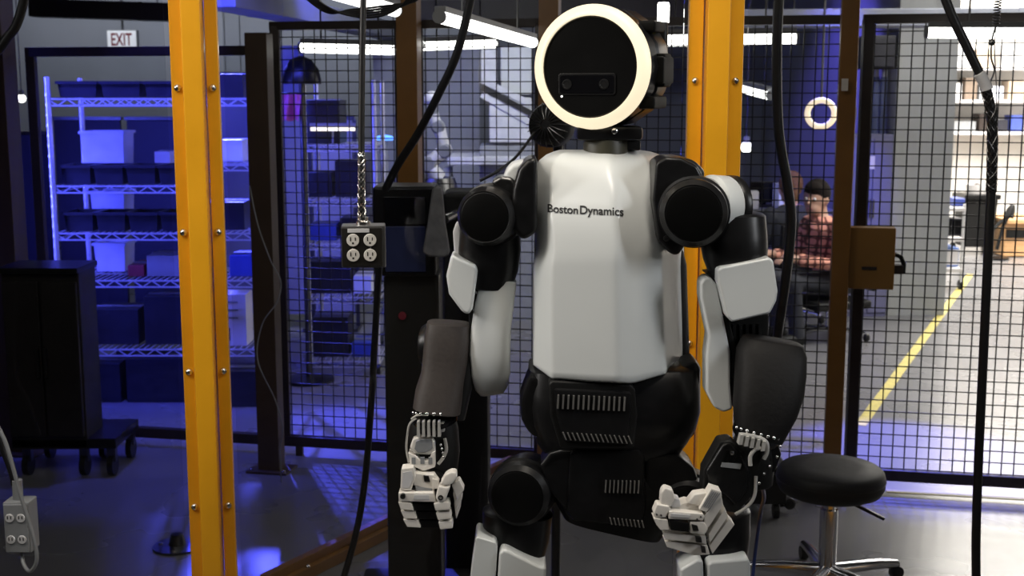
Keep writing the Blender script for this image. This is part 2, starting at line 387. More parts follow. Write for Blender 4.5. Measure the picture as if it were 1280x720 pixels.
# tape lines on the floor
M_TAPE = mat('yellow_tape', (.50, .42, .10), .5, 0, .2, 30)
def tape(label, pts, wd):
    q = MB(); pts = [V(p) for p in pts]
    for i in range(len(pts)-1): q.bar(pts[i]+up*.001, pts[i+1]+up*.001, wd, .002)
    tag(q.build('floor_tape', M_TAPE), label, 'tape')
ga, gb = G(1075, 532), G(1213, 343)
tape('yellow tape line on the floor running from the mesh gate into the corridor', [ga, gb], .055)
tape('worn yellow tape line on the floor inside the cage, right of the stool', [G(1108, 614), G(1420, 632)], .035)

# ================================================================ hanging lamps
def tube_lamp(name, label, p, q, r, group=None, housing=True):
    p, q = V(p), V(q); d = (q-p).normalized(); t = thing(name, label, 'lamp', (p+q)/2+V((0, 0, r)), group)
    MB().cyl(p, q, r, 16).build('diffuser', M_TUBE, t)
    if housing: MB().bar(p+up*r*1.15, q+up*r*1.15, r*1.8, r*.9).build('housing', M_GREY, t, bevel=.002)
    for e, s in ((p, -1), (q, 1)): MB().cyl(e, e+d*s*.012, r*1.05, 12).build('end_cap', M_GREY, t)
    for k in (.2, .8):
        e = p+(q-p)*k+up*r*1.5; MB().cyl(e, V((e.x, e.y, ZC)), .004, 6).build('hanger', M_DSTEEL, t)
    return t
tube_lamp('tube_lamp', 'long white tube lamp hanging over the mesh left of the outlet-box post', P(378, 59, 5.4), P(498, 62, 5.25), .023)
tube_lamp('tube_lamp', 'white tube lamp hanging right of the outlet-box post, lower of two', P(527, 57, 5.25), P(618, 54, 5.5), .021)
tube_lamp('tube_lamp', 'slanting white tube lamp above the mesh, ending by the ring light', P(550, 21, 3.6), P(666, 53, 4.6), .019)
tube_lamp('tube_lamp', 'slanting white tube lamp at the top edge, behind the coiled cable', P(395, -16, 3.6), P(494, 13, 4.4), .022)
tube_lamp('tube_lamp', 'white tube lamp crossing behind the wide yellow post', P(806, 50, 5.3), P(994, 48, 5.3), .027)
tube_lamp('tube_lamp', 'white tube lamp along the top of the mesh gate at right', P(1160, 40, 4.55), P(1420, 41, 4.4), .022)
tube_lamp('tube_lamp', 'short white tube lamp far away right of the wide yellow post', P(928, 110, 9.0), P(963, 119, 8.6), .034)
tube_lamp('tube_lamp', 'short white tube lamp far away beside the near left yellow post', P(276, 98, 10.0), P(308, 98, 10.0), .032)
for px, py, Y, r, lb in ((1016-83, 184, 10, .045, 'small round white lamp glowing beyond the mesh right of the wide yellow post'), (1182-156, 240, 0, 0, ''), (27, 123, 9, .03, 'small round white lamp glowing near the left edge of the photo')):
    if not Y: continue
    c = P(px, py, Y); t = thing('spot_lamp', lb, 'lamp', c+up*r)
    MB().ball(c, r, 12, 8).build('bulb', M_TUBE, t)
    MB().cyl(c+up*r*.7, c+up*r*1.9, r*.6, 10).build('socket', M_GREY, t)
    MB().cyl(c+up*r*1.9, V((c.x, c.y, ZC)), .004, 6).build('hanger', M_DSTEEL, t)
# ring lamp beyond the mesh
c = P(1026, 142, 6.4); s = S(6.4, 142); axis = V((-.15, -1, .05))
t = thing('ring_lamp', 'small round ring lamp glowing left of the amber post behind the stool', 'lamp', c)
M_RING2 = mat('ring_lamp_glow', (.9, .8, .6), .4, 0, .01, 5, emit=(1, .80, .50), estr=1.0)
MB().ring(c, axis, [(20*s, 0), (20*s, .012), (18*s, .02), (14.5*s, .02), (13*s, .012), (13*s, 0)], 40).build('ring', M_RING2, t, ang=60)
MB().ring(c, axis, [(20.4*s, -.012), (20.4*s, .002), (12.6*s, .002), (12.6*s, -.012)], 40).build('back_rim', M_GREY, t)
MB().cyl(c+up*20*s, V((c.x, c.y+.02, ZC)), .006, 8).build('stem', M_DSTEEL, t)

# exit sign on the far wall side
YE = 12.6; c = P(152, 49, YE); s = S(YE, 49)
t = thing('exit_sign', 'white illuminated exit sign with red letters at upper left', 'sign', c)
M_SIGN = mat('sign_face', (.8, .8, .8), .5, 0, .02, 5, emit=(.85, .88, .92), estr=.38)
M_SIGNR = mat('sign_red', (.25, .02, .03), .5, 0, .05, 5)
MB().box(c+V((0, .05, 0)), (38*s, .08, 23*s)).build('case', M_GREY, t, bevel=.006)
MB().box(c+V((0, .006, 0)), (36*s, .012, 21*s)).build('face', M_SIGN, t, bevel=.003)
tv, tf = text_mesh('EXIT', 26*s); th = max(v.y for v in tv)
MB().add([c+V((-13*s+v.x, -.003, (v.y/th-.5)*15*s)) for v in tv], tf).build('lettering', M_SIGNR, t)
MB().cyl(c+V((0, .05, 11*s)), V((c.x, c.y+.05, ZC)), .012, 8).build('stem', M_DSTEEL, t)

# ducts and conduits under the ceiling
def duct(label, p, q, wd, h, m, name='duct'):
    p, q = V(p), V(q); t = thing(name, label, 'duct', (p+q)/2)
    MB().bar(p, q, wd, h).build('casing', m, t, bevel=.01)
    d = (q-p); L = d.length; n = max(2, int(L/1.2))
    for k in range(n):
        e = p+d*((k+.5)/n); MB().bar(e-d.normalized()*.02, e+d.normalized()*.02, wd*1.03, h*1.03).build('seam_flange', m, t, bevel=.003)
    for k in (.15, .85):
        e = p+d*k+up*h*.5; MB().cyl(e, V((e.x, e.y, ZC)), .006, 6).build('hanger', M_DSTEEL, t)
M_DUCT = mat('duct_metal', (.26, .275, .31), .5, .2, .1, 5)
duct('pale grey duct crossing above the mesh gate at upper right', P(925, 24, 8.2), P(1400, 22, 7.6), .25, .11, M_DUCT)
duct('grey duct slanting across the upper left ceiling toward the outlet-box post', P(270, -6, 6.2), P(515, 45, 10.5), .2, .12, M_DUCT)
duct('dark duct crossing the back at top, behind the ring-lit head', P(500, 16, 11), P(860, 14, 11), .3, .2, M_DBROWN)
duct('dark conduit band along the top of the far left wall', P(40, 10, 11.5), P(225, 16, 11.5), .2, .16, M_DBROWN)
# ================================================================ the robot
bx = P(757, 620, 2.5).x
ROB = thing('humanoid_robot', 'white and black humanoid robot with a glowing ring head, standing in the middle', 'robot', (bx, 2.52, 0))
def part(mb, name, m, par=None, **k): return mb.build(name, m, par or ROB, **k)
def px_s(Y, py=300): return S(Y, py)

M_POD = mat('pod_black', (.005, .005, .005), .5, 0, .1, 30, spec=.08)
# ---- head: conical glowing ring round a recessed-looking dark face, faceted drum behind
ha = math.radians(24); HN = V((-math.sin(ha), -math.cos(ha), -.01)).normalized()
HC = P(740.5, 84, 2.50); hs = S(2.50, 84)
R1 = 77.3*hs                                              # outer radius of the ring
HSIDE = HN.cross(up).normalized()                       # to the picture right of the head... sign fixed below
if HSIDE.x < 0: HSIDE = -HSIDE
HUP = HSIDE.cross(HN); HUP = HUP if HUP.z > 0 else -HUP
def hp(x, y, h): return HC+HSIDE*x*hs+HUP*y*hs+HN*h     # px offsets on the face, metres forward
head = part(MB().lathe(HC, -HN, [(R1*.93, .004), (R1*.975, .012), (R1*.99, .05), (R1*.955, .056), (R1*.955, .064), (R1*.99, .070), (R1*1.0, .125), (R1*.97, .135), (R1*.80, .178), (R1*.5, .186)], 16), 'head', M_BLACK, ang=25)
M_RING = mat('ring_glow', (.35, .32, .25), .4, 0, .01, 5, emit=(1, .86, .60), estr=.92)
part(MB().ring(HC, HN, [(R1*.985, -.004), (R1, .002), (R1*.985, .009), (R1*.845, .022), (R1*.815, .022), (R1*.812, .014), (R1*.812, -.004)], 72), 'light_ring', M_RING, head, ang=50)
part(MB().lathe(HC, HN, [(R1*.814, -.003), (R1*.812, .014), (R1*.79, .0165), (.004, .0165)], 64), 'face_plate', M_FACE, head)
def rrect(cx, cy, wd, hh, r, h, k=5):
    out = []
    for sx, sy, a0 in ((1, 1, 0), (-1, 1, 90), (-1, -1, 180), (1, -1, 270)):
        for i in range(k+1):
            a = math.radians(a0+90*i/k); out.append(hp(cx+sx*(wd/2-r)+r*math.cos(a), cy+sy*(hh/2-r)+r*math.sin(a), h))
    return out
part(MB().prism(rrect(-3, -21, 76, 27, 4, .0160), HN*.0030), 'sensor_bezel', M_BLACK, head, bevel=.0012)
part(MB().prism(rrect(-3, -21, 71, 22, 3, .0188), HN*.0012), 'sensor_window', M_GLOSSB, head)
for lx, r in ((-29, 6.5), (20, 6.5)):
    part(MB().lathe(hp(lx, -21, .0199), HN, [(r*hs, 0), (r*hs, .0012), (r*.75*hs, .0014), (r*.7*hs, .0006), (.0005, .0006)], 24), 'camera_lens', M_BLACK, head)
part(MB().lathe(hp(-37, -36, .0164), HN, [(1.3*hs, 0), (1.0*hs, .001)], 8), 'indicator_dot', M_TUBE, head)
# side pods on the drum
def hbox(x, y, h, sx, sy, sh):
    q = MB(); c = hp(x, y, h); R = Matrix((HSIDE, HUP, HN)).transposed(); q.box(c, (sx*hs, sy*hs, sh), R); return q
part(hbox(70, -4, -.085, 26, 34, .075), 'side_sensor', M_POD, head, bevel=.005)
part(hbox(70, -4, -.085, 25, 42, .05), 'side_housing', M_POD, head, bevel=.006)
part(hbox(56, 50, -.075, 34, 14, .07), 'top_housing', M_POD, head, bevel=.006)
part(hbox(60, -44, -.075, 30, 16, .09), 'bottom_housing', M_POD, head, bevel=.006)
part(hbox(-60, 0, -.085, 26, 44, .07), 'side_housing', M_POD, head, bevel=.006)
M_STICK = mat('olive_sticker', (.30, .27, .08), .4, 0, .1, 60)
for k in range(2):
    q = MB(); q.slab([(800+k*8, 31+k*6), (806+k*8, 27+k*6), (819+k*3, 34+k*6), (812+k*3, 40+k*4)], 2.535-k*.004, .02)
    part(q, 'olive_stripe', M_STICK, head, bevel=.001)
c = P(829, 28, 2.60)  # white status beacon on a stalk, set on the head housing
part(MB().cyl(c-up*.06, c, .010, 12), 'beacon_stem', M_BLACK, head)
part(MB().lathe(c, (0, 0, 1), [(.0125, 0), (.0125, .036), (.011, .040), (.004, .041)], 20), 'beacon_light', M_TUBE, head)
# ---- neck
nk = P(757, 180, 2.55)
neck = part(MB().box(P(760, 166, 2.55), (84*hs, .10, 18*hs)), 'neck', M_BLACK, bevel=.008)
M_OLIVE = mat('neck_olive', (.05, .047, .03), .45, 0, .1, 30)
part(MB().lathe(nk-up*.03, (0, 0, 1), [(.046, 0), (.046, .05), (.043, .056)], 28), 'neck_collar', M_OLIVE, neck)
part(MB().lathe(P(768, 164, 2.498), (0, -1, 0), [(.006, -.004), (.006, .004), (.003, .006)], 12), 'neck_screw', M_CHROME, neck)
part(MB().box(P(790, 181, 2.57), (.03, .07, .02)), 'cable_clip', M_BLACKM, neck, bevel=.004)

# ---- chest shell
CC = P(752, 340, 2.42)                                   # plan corners (px at mid height, metres back of 2.40) with rounding radius
plan = [(676, .21, .03), (664.5, .085, .02), (690, .012, .007), (773, -.012, .012), (832, .040, .010), (862, .22, .02)]
def fillet(pl, k=5):
    out = []
    for i, (x, y, r) in enumerate(pl):
        if i in (0, len(pl)-1): out.append((x, y, i)); continue
        p = V((pl[i][0]/620, y)); a = V((pl[i-1][0]/620, pl[i-1][1]))-p; b = V((pl[i+1][0]/620, pl[i+1][1]))-p
        a.normalize(); b.normalize()
        for j in range(k):
            t = j/(k-1); q = (p+a*r)*(1-t)**2+p*2*t*(1-t)+(p+b*r)*t*t
            out.append((q.x*620, q.y, i+(t-.5)*.9))
    return out
pl = fillet(plan)
# extra samples on the flats for smooth rows
def dens(pl, step=8):
    out = []
    for i in range(len(pl)-1):
        (x0, y0, s0), (x1, y1, s1) = pl[i], pl[i+1]
        n = max(1, int(math.hypot((x1-x0), (y1-y0)*620)/step))
        for j in range(n): t = j/n; out.append((x0+(x1-x0)*t, y0+(y1-y0)*t, s0+(s1-s0)*t))
    return out+[pl[-1]]
pl = dens(pl)
def interp(t, xs, ys):
    for i in range(len(xs)-1):
        if t <= xs[i+1]: u = (t-xs[i])/(xs[i+1]-xs[i]); return ys[i]+(ys[i+1]-ys[i])*max(0, u)
    return ys[-1]
def bottom(px): return interp(px, [660, 668, 690, 730, 790, 832, 862], [452, 457, 473, 476, 479, 467, 448])
def lerow(py):                                           # left and right outline, back-lean, of the shell at a row
    L = interp(py, [187, 189, 193, 200, 210, 225, 240, 270, 290, 315, 330, 350, 500], [700, 692, 682, 673, 668, 664.5, 664, 664.5, 668, 668.5, 665.5, 664.5, 664.5])
    R = interp(py, [187, 189, 193, 200, 207, 220, 240, 500], [796, 812, 824, 833, 838, 846, 852, 862])
    D = interp(py, [187, 188, 189.5, 191, 193, 196, 200, 205, 210, 217, 225, 234, 244, 256, 270, 285, 300, 322, 500], [.150, .138, .126, .116, .107, .097, .087, .077, .069, .059, .049, .040, .0315, .0230, .0150, .0085, .004, 0, 0])
    return L, R, D
rows = []
def shoulder_cut(px, py):                                # scallop pressed into the right flank below the shoulder motor
    d = math.hypot((px-862)/44, (py-268)/62); return max(0, 1-d)
for py in [188.5]: pass
allpy = [187, 188, 189.5, 191, 193, 196, 200, 205, 210, 217, 225, 234, 244, 256, 270, 285, 300, 312, 322, 332, 345, 365, 390, 420, 445]
grid = []
L, R, D = lerow(187)
for dy, up_ in ((.10, 1.5), (.05, .5)):                  # top surface going back
    grid.append([P(L+(x-664.5)/(862-664.5)*(R-L), 187+up_, 2.40+max(y*.4, 0)+D+dy) for x, y, s in pl])
for py in allpy:
    L, R, D = lerow(py)
    grid.append([P(L+(x-664.5)/(862-664.5)*(R-L), py, 2.40+y*(1 if py > 215 else .6+.4*(py-187)/28)+D) for x, y, s in pl])
for k in (.35, .7, .93, 1.0):
    L, R, D = lerow(445)
    grid.append([P(x, 445+(bottom(x)-445)*k, 2.40+y+(.004 if k == 1 else 0)) for x, y, s in pl])
grid.append([P(x, bottom(x)+.5, 2.40+y+.012) for x, y, s in pl])
grid.append([P(x, bottom(x)-3, 2.40+min(.2, y+.05)) for x, y, s in pl])
n = len(pl); vs = [p for r in grid for p in r]
fs = [(i*n+k, i*n+k+1, (i+1)*n+k+1, (i+1)*n+k) for i in range(len(grid)-1) for k in range(n-1)]
fs.append(tuple(range(n))); fs.append(tuple((len(grid)-1)*n+k for k in range(n-1, -1, -1)))
fs.append(tuple(i*n for i in range(len(grid)))); fs.append(tuple(i*n+n-1 for i in range(len(grid)-1, -1, -1)))
chest = part(MB().add(vs, fs), 'chest_shell', M_WHITE, ang=50)
bv = BVHTree.FromPolygons(vs, fs)
M_INK = mat('black_ink', (.012, .012, .014), .5, 0, .05, 40)
def lettering(txt, pxa, pxb, base, name='lettering'):
    tv, tf = text_mesh(txt, 1.0); pv = []
    me_ = bpy.data.meshes.new('t'); me_.from_pydata([tuple(v) for v in tv], [], tf); bm_ = bmesh.new(); bm_.from_mesh(me_)
    bmesh.ops.triangulate(bm_, faces=bm_.faces)
    for _ in range(3): bmesh.ops.subdivide_edges(bm_, edges=[e for e in bm_.edges if e.calc_length() > .05], cuts=1); bmesh.ops.triangulate(bm_, faces=bm_.faces)
    tv = [v.co.copy() for v in bm_.verts]; tf = [[v.index for v in f.verts] for f in bm_.faces]; bm_.free(); bpy.data.meshes.remove(me_)
    k = (pxb-pxa)
    for v in tv:
        p = P(pxa+v.x*k, base+v.x*2.5-v.y*k*1.05, 2.2)
        q = ray(pxa+v.x*k, base+v.x*2.5-v.y*k*1.05).normalized()
        hit = bv.ray_cast(V((0, 0, H)), q)
        pv.append((hit[0] if hit[0] else p)-q*.0012)
    return part(MB().add(pv, tf), name, M_INK, chest)
lettering('Boston', 684.5, 722.5, 265)
lettering('Dynamics', 725, 779.5, 267.2)
# inner black frame behind the chest shell, back pack
part(MB().limb([(764, 245, 2.64, 72, .06, 4), (766, 330, 2.66, 90, .09, 4), (766, 460, 2.66, 94, .10, 4)], 32), 'torso_frame', M_BLACKM)

# ---- waist
ws = []
wp = [(455, 104, .10, 5), (480, 106, .115, 5), (500, 106, .122, 5), (522, 103, .122, 4.5), (545, 93, .115, 4), (564, 80, .10, 4)]
waist = part(MB().limb([(763+ (2 if y < 520 else 0), y, 2.545, hw, hd, e) for y, hw, hd, e in wp], 40, .3), 'waist', M_BLACK)
q = MB(); q.slab([(686, 480), (690, 476), (788, 481), (794, 486), (797, 520), (793, 560), (700, 560), (688, 520)], 2.405, .05); part(q, 'waist_panel', M_BLACKM, waist, bevel=.006)
q = MB(); q.slab([(692, 486), (789, 490), (790, 512), (787, 535), (786, 556), (705, 552), (696, 520)], 2.397, .02); part(q, 'waist_cover', M_BLACK, waist, bevel=.006)
M_FIN = mat('fin_metal', (.42, .41, .39), .35, .8, .1, 40)
def fins(pxa, pya, pxb, pyb, n, h, lean, Y, par, wdt=2.2):
    q = MB()
    for i in range(n):
        t = i/(n-1); x = pxa+(pxb-pxa)*t; y = pya+(pyb-pya)*t
        q.slab([(x, y), (x+wdt, y), (x+wdt+lean, y+h), (x+lean, y+h)], Y, .01)
    return part(q, 'cooling_fins', M_FIN, par, stuff=True)
fins(697, 494, 780, 497, 14, 17, -1, 2.391, waist)
fins(703, 541, 785, 546, 15, 9, 4, 2.391, waist, 1.6)
q = MB(); q.slab([(830, 470), (872, 450), (877, 462), (876, 500), (870, 545), (850, 562), (838, 520)], 2.47, .10); part(q, 'waist_side_cover', M_BLACK, waist, bevel=.012)
q = MB(); q.slab([(650, 500), (662, 468), (690, 480), (692, 556), (664, 546), (651, 526)], 2.455, .10); part(q, 'waist_side_cover', M_BLACK, waist, bevel=.012)

# ---- pelvis
pelvis = part(MB().limb([(772, 560, 2.55, 72, .09, 4), (772, 585, 2.55, 92, .11, 4), (768, 625, 2.55, 78, .11, 4), (762, 648, 2.55, 62, .10, 5)], 36, .15), 'pelvis', M_BLACKM)
q = MB(); q.slab([(712, 566), (720, 562), (800, 562), (806, 570), (808, 640), (800, 660), (716, 652), (708, 640)], 2.425, .05); part(q, 'pelvis_cover', M_BLACK, pelvis, bevel=.008)
fins(757, 601, 798, 602, 9, 15, -1, 2.418, pelvis, 1.6)
fins(762, 648, 802, 652, 9, 8, 2, 2.418, pelvis, 1.6)
q = MB(); q.slab([(676, 583), (688, 567), (704, 563), (724, 563), (722, 600), (708, 640), (684, 612)], 2.43, .09); part(q, 'hip_yoke', M_BLACK, pelvis, bevel=.008)
q = MB(); q.tube([P(677, 581, 2.428), P(688, 567, 2.426), P(700, 563.5, 2.425), P(716, 563, 2.425)], .0018, 6); part(q, 'yoke_edge', M_DSTEEL, pelvis)
q = MB(); q.slab([(806, 570), (826, 566), (850, 570), (868, 584), (874, 600), (860, 618), (820, 620), (806, 612)], 2.44, .10); part(q, 'hip_yoke', M_BLACK, pelvis, bevel=.010)

# ---- motors (shoulders and hips): black drum seen end-on with a satin rim
def motor(name, px, py, Y, r_px, face_dir, depth, m=M_BLACK):
    s = S(Y, py); c = P(px, py, Y); r = r_px*s; n = V(face_dir).normalized()
    o = part(MB().lathe(c, -n, [(r*.80, -.002), (r*.84, -.003), (r*.985, .010), (r, .018), (r, .045), (r*1.07, .047), (r*1.07, depth*.62), (r*.98, depth*.66), (r*.96, depth), (r*.8, depth+.006)], 56), name, m, ang=28)
    part(MB().lathe(c, n, [(r*.805, 0), (r*.80, .0035), (r*.76, .0045), (.003, .0045)], 48), 'motor_cap', M_FACE, o)
    return o
sl = motor('shoulder_motor', 606, 271, 2.43, 38, (-.25, -1, .02), .13)
sr = motor('shoulder_motor', 867, 267, 2.345, 43, (-.16, -1, .03), .14)
hl = motor('hip_motor', 647, 621, 2.42, 40, (-.2, -1, .05), .13)
hr = motor('hip_motor', 858, 640, 2.43, 41, (-.1, -1, .05), .13)

# ---- shoulder yokes
q = MB(); q.slab([(672, 196), (658, 199), (648, 212), (641, 236), (639, 262), (641, 288), (654, 302), (672, 290)], 2.425, .15); part(q, 'shoulder_yoke', M_BLACK, bevel=.014, seg=3)
q = MB(); q.slab([(631, 214), (640, 205), (657, 200), (653, 212), (650, 236), (636, 240), (628, 230)], 2.49, .10); part(q, 'shoulder_shell', M_WHITE, bevel=.010, seg=3)
q = MB(); q.slab([(613, 228), (625, 220), (640, 222), (652, 240), (657, 262), (650, 280), (640, 262), (628, 242)], 2.465, .08); part(q, 'shoulder_collar', M_DSTEEL, bevel=.008, seg=3)
q = MB(); q.slab([(820, 203), (832, 196), (852, 197), (872, 207), (880, 222), (876, 250), (862, 300), (848, 320), (838, 318), (822, 300), (816, 250)], 2.41, .12); ysr = part(q, 'shoulder_yoke', M_BLACK, bevel=.014, seg=3)
q = MB(); q.slab([(840, 194), (868, 200), (882, 214), (880, 232), (850, 222), (832, 204)], 2.445, .10); part(q, 'yoke_block', M_BLACK, ysr, bevel=.012, seg=3)
part(MB().lathe(P(833, 298, 2.405), (0, -1, 0), [(.006, -.003), (.006, .003), (.003, .004)], 12), 'yoke_screw', M_DSTEEL, ysr)
# white band and black end of the outer shoulder drum on the right
ax = V((.86, .50, -.08)).normalized(); c = P(893, 258, 2.44)
part(MB().lathe(c, ax, [(.055, -.02), (.062, -.012), (.062, .022), (.058, .030)], 40), 'shoulder_band', M_WHITE, ang=40)
part(MB().lathe(c+ax*.028, ax, [(.060, 0), (.0635, .006), (.0635, .016), (.055, .022)], 40), 'shoulder_end', M_BLACK)
# ---- upper arm, picture left
ua = part(MB().limb([(612, 284, 2.52, 37, .055, 2.48), (612, 310, 2.52, 39, .055, 2.48), (610, 335, 2.52, 38, .052, 2.48), (608, 358, 2.52, 32, .046, 2.48)], 32, .3), 'upper_arm', M_BLACK)
q = MB(); q.slab([(566, 290), (570, 278), (576, 284), (580, 318), (568, 322)], 2.51, .05); part(q, 'arm_side_cover', M_LGREY, ua, bevel=.005)
q = MB(); q.slab([(564, 318), (595, 332), (597, 340), (591, 386), (586, 394), (578, 391), (561, 368), (557.5, 345)], 2.452, .08); part(q, 'arm_shell', M_WHITE, ua, bevel=.012, seg=4)
q = MB(); q.limb([(624, 348, 2.51, 22, .030, 4), (618, 380, 2.51, 24.5, .038, 4), (614, 410, 2.51, 25, .042, 4), (612, 440, 2.515, 26, .045, 4), (613, 465, 2.52, 25, .044, 4), (614, 484, 2.525, 20, .034, 4), (615, 491, 2.525, 15, .022, 4)], 36, .2); part(q, 'arm_shell', M_WHITE, ua)
q = MB(); q.slab([(596, 340), (604, 346), (596, 392), (590, 430), (586, 445), (586, 392)], 2.495, .05); strip = part(q, 'arm_spine', M_BLACKM, ua, bevel=.003)
for x, y in ((596, 365), (593, 388)): part(MB().lathe(P(x, y, 2.492), (0, -1, 0), [(.0035, -.002), (.0035, .002), (.002, .003)], 10), 'spine_screw', M_CHROME, ua)
# elbow and forearm, picture left
el = part(MB().lathe(P(560, 432, 2.54), (.97, -.2, 0), [(.040, -.055), (.047, -.045), (.048, .02), (.044, .028)], 36), 'elbow', M_BLACK)
fa = part(MB().limb([(561, 404, 2.51, 27, .036, 3.4), (560, 420, 2.51, 29, .045, 3.4), (558, 445, 2.51, 29, .048, 3.2), (554, 470, 2.5, 28, .046, 3), (549, 492, 2.49, 30, .046, 2.8), (546, 512, 2.48, 30, .044, 2.6)], 36, .25), 'forearm', M_FORE)
part(MB().limb([(580, 410, 2.53, 12, .042, 3), (584, 440, 2.53, 12, .048, 3), (580, 480, 2.52, 11, .044, 3), (572, 520, 2.51, 10, .035, 3)], 24, .25), 'forearm_back', M_BLACKM, fa)
# ---- upper arm, picture right
ur = part(MB().limb([(916, 268, 2.45, 40, .06, 2.4), (916, 295, 2.44, 42, .06, 2.4), (919, 318, 2.43, 40, .055, 2.4), (923, 338, 2.43, 36, .05, 2.4)], 36, .3), 'upper_arm', M_BLACK)
q = MB(); q.slab([(897, 337), (902, 334), (962, 322), (967, 326), (972.5, 364), (971, 376), (963, 392), (915, 403), (909, 397), (898, 352)], 2.362, .10); part(q, 'arm_shell', M_WHITE, ur, bevel=.016, seg=4)
for x in (908, 921, 934, 944): part(MB().lathe(P(x, 335-(x-908)*.22, 2.392), (0, 0, 1), [(.004, -.004), (.004, .004), (.002, .005)], 8), 'shell_screw', M_CHROME, ur)
q = MB(); q.slab([(880, 348), (888, 346), (896, 356), (905, 400), (913, 440), (913, 480), (916, 512), (905, 516), (893, 510), (883, 490), (883, 445), (886, 420), (876, 372), (876, 354)], 2.40, .06); part(q, 'arm_shell', M_WHITE, ur, bevel=.009, seg=4)
q = MB(); q.slab([(882, 342), (898, 340), (912, 402), (922, 440), (922, 500), (918, 512), (914, 480), (914, 440), (906, 400), (896, 354)], 2.41, .06); part(q, 'arm_spine', M_BLACKM, ur, bevel=.003)
for x, y in ((899, 370), (903, 395)): part(MB().lathe(P(x, y, 2.408), (0, -1, 0), [(.003, -.002), (.003, .002), (.002, .003)], 10), 'spine_screw', M_CHROME, ur)
q = MB(); q.slab([(904, 398), (962, 392), (960, 440), (918, 450)], 2.45, .05); part(q, 'arm_core', M_BLACKM, ur, bevel=.005)
q = MB()
for i in range(5): q.slab([(916+i*8, 406), (920+i*8, 406), (921+i*8, 432), (917+i*8, 432)], 2.443, .012)
part(q, 'cooling_fins', M_DSTEEL, ur, stuff=True)
# elbow and forearm, picture right
fr = part(MB().limb([(966, 426, 2.40, 38, .036, 3.2), (964, 440, 2.395, 43, .050, 3.2), (963, 462, 2.385, 43.5, .056, 3), (961, 485, 2.37, 43, .056, 3), (956, 510, 2.36, 40, .054, 2.8), (951, 532, 2.35, 34, .048, 2.7), (949, 548, 2.345, 29, .042, 2.6)], 40, .3), 'forearm', M_FORE2)
part(MB().lathe(P(930, 458, 2.45), (.97, -.2, 0), [(.040, -.055), (.047, -.045), (.048, .04), (.044, .05)], 36), 'elbow', M_BLACK)

# ---- wrists and hands
M_SILV = mat('brushed_silver', (.56, .55, .52), .35, .35, .08, 40)
def wrist(par_px, Y, sc=1.0, flip=1):
    cx, cy = par_px; w_ = part(MB().limb([(cx, cy-16*sc, Y, 27*sc, .036, 2.4), (cx, cy, Y, 31*sc, .042, 2.4), (cx+2*flip, cy+30*sc, Y, 31*sc, .042, 2.4), (cx+5*flip, cy+62*sc, Y, 24*sc, .034, 2.4)], 28, .3), 'wrist', M_BLACKM)
    return w_
wl = wrist((542, 536), 2.49)
q = MB(); s = S(2.48, 520)
q.ring(P(544, 519, 2.48), (-.1, -.35, 1), [(30*s, -.004), (30*s, .004), (25*s, .004), (25*s, -.004)], 36); part(q, 'wrist_ring', M_GLOSSB, wl)
for k in range(9):
    a = math.radians(200+k*17.5); part(MB().ball(P(544, 519, 2.48)+V((math.cos(a)*28*s, math.sin(a)*26*s, .006-.3*math.sin(a)*.026)), .0042, 8, 6), 'wrist_bolt', M_CHROME, wl)
q = MB()
for i in range(5): q.slab([(521+i*6.5, 528), (524+i*6.5, 527), (525+i*6.5, 546), (521+i*6.5, 546)], 2.428, .02)
part(q, 'tendon_fins', M_SILV, wl, stuff=True)
q = MB(); q.tube(curve_pts([P(x, y, 2.445) for x, y in ((520, 523), (512, 530), (509, 545), (508, 562), (511, 578))], 5), .0022, 8); part(q, 'tendon_cable', M_SILV, wl)
q = MB(); q.tube(curve_pts([P(x, y, 2.445) for x, y in ((514, 524), (522, 519), (535, 519))], 5), .0022, 8); part(q, 'tendon_cable', M_SILV, wl)
q = MB(); q.slab([(548, 530), (555, 529), (556, 540), (549, 541)], 2.44, .02); part(q, 'tendon_clamp', M_SILV, wl, bevel=.002)
q = MB(); q.tube(curve_pts([P(x, y, 2.445) for x, y in ((556, 548), (558, 562), (554, 572), (548, 580))], 5), .0035, 8); part(q, 'wrist_bracket', M_SILV, wl)
for k in range(4): part(MB().ball(P(551+k*1.2, 556+k*5, 2.444), .0032, 8, 6), 'wrist_bolt', M_CHROME, wl)
q = MB(); q.slab([(512, 560), (516, 549), (526, 545.5), (538, 546), (544, 553), (544, 566), (536, 569), (518, 568)], 2.435, .03); part(q, 'wrist_cap', M_HANDW, wl, bevel=.004, seg=3)
q = MB(); q.slab([(518, 561), (520, 552), (528, 549), (539, 550), (541, 560), (534, 565), (522, 566)], 2.433, .01); part(q, 'wrist_cap_inlay', M_GREY, wl, bevel=.001)
q = MB(); q.slab([(510, 566), (520, 570), (526, 576), (536, 576), (540, 566), (544, 564), (544, 584), (530, 589), (513, 582)], 2.432, .035); hl_ = part(q, 'hand_bracket', M_HANDW, wl, bevel=.002)
for x in (517, 528, 538): q = MB(); q.slab([(x-2.5, 572), (x+2.5, 572), (x+2.5, 580), (x-2.5, 580)], 2.431, .006); part(q, 'bracket_slot', M_GREY, wl)

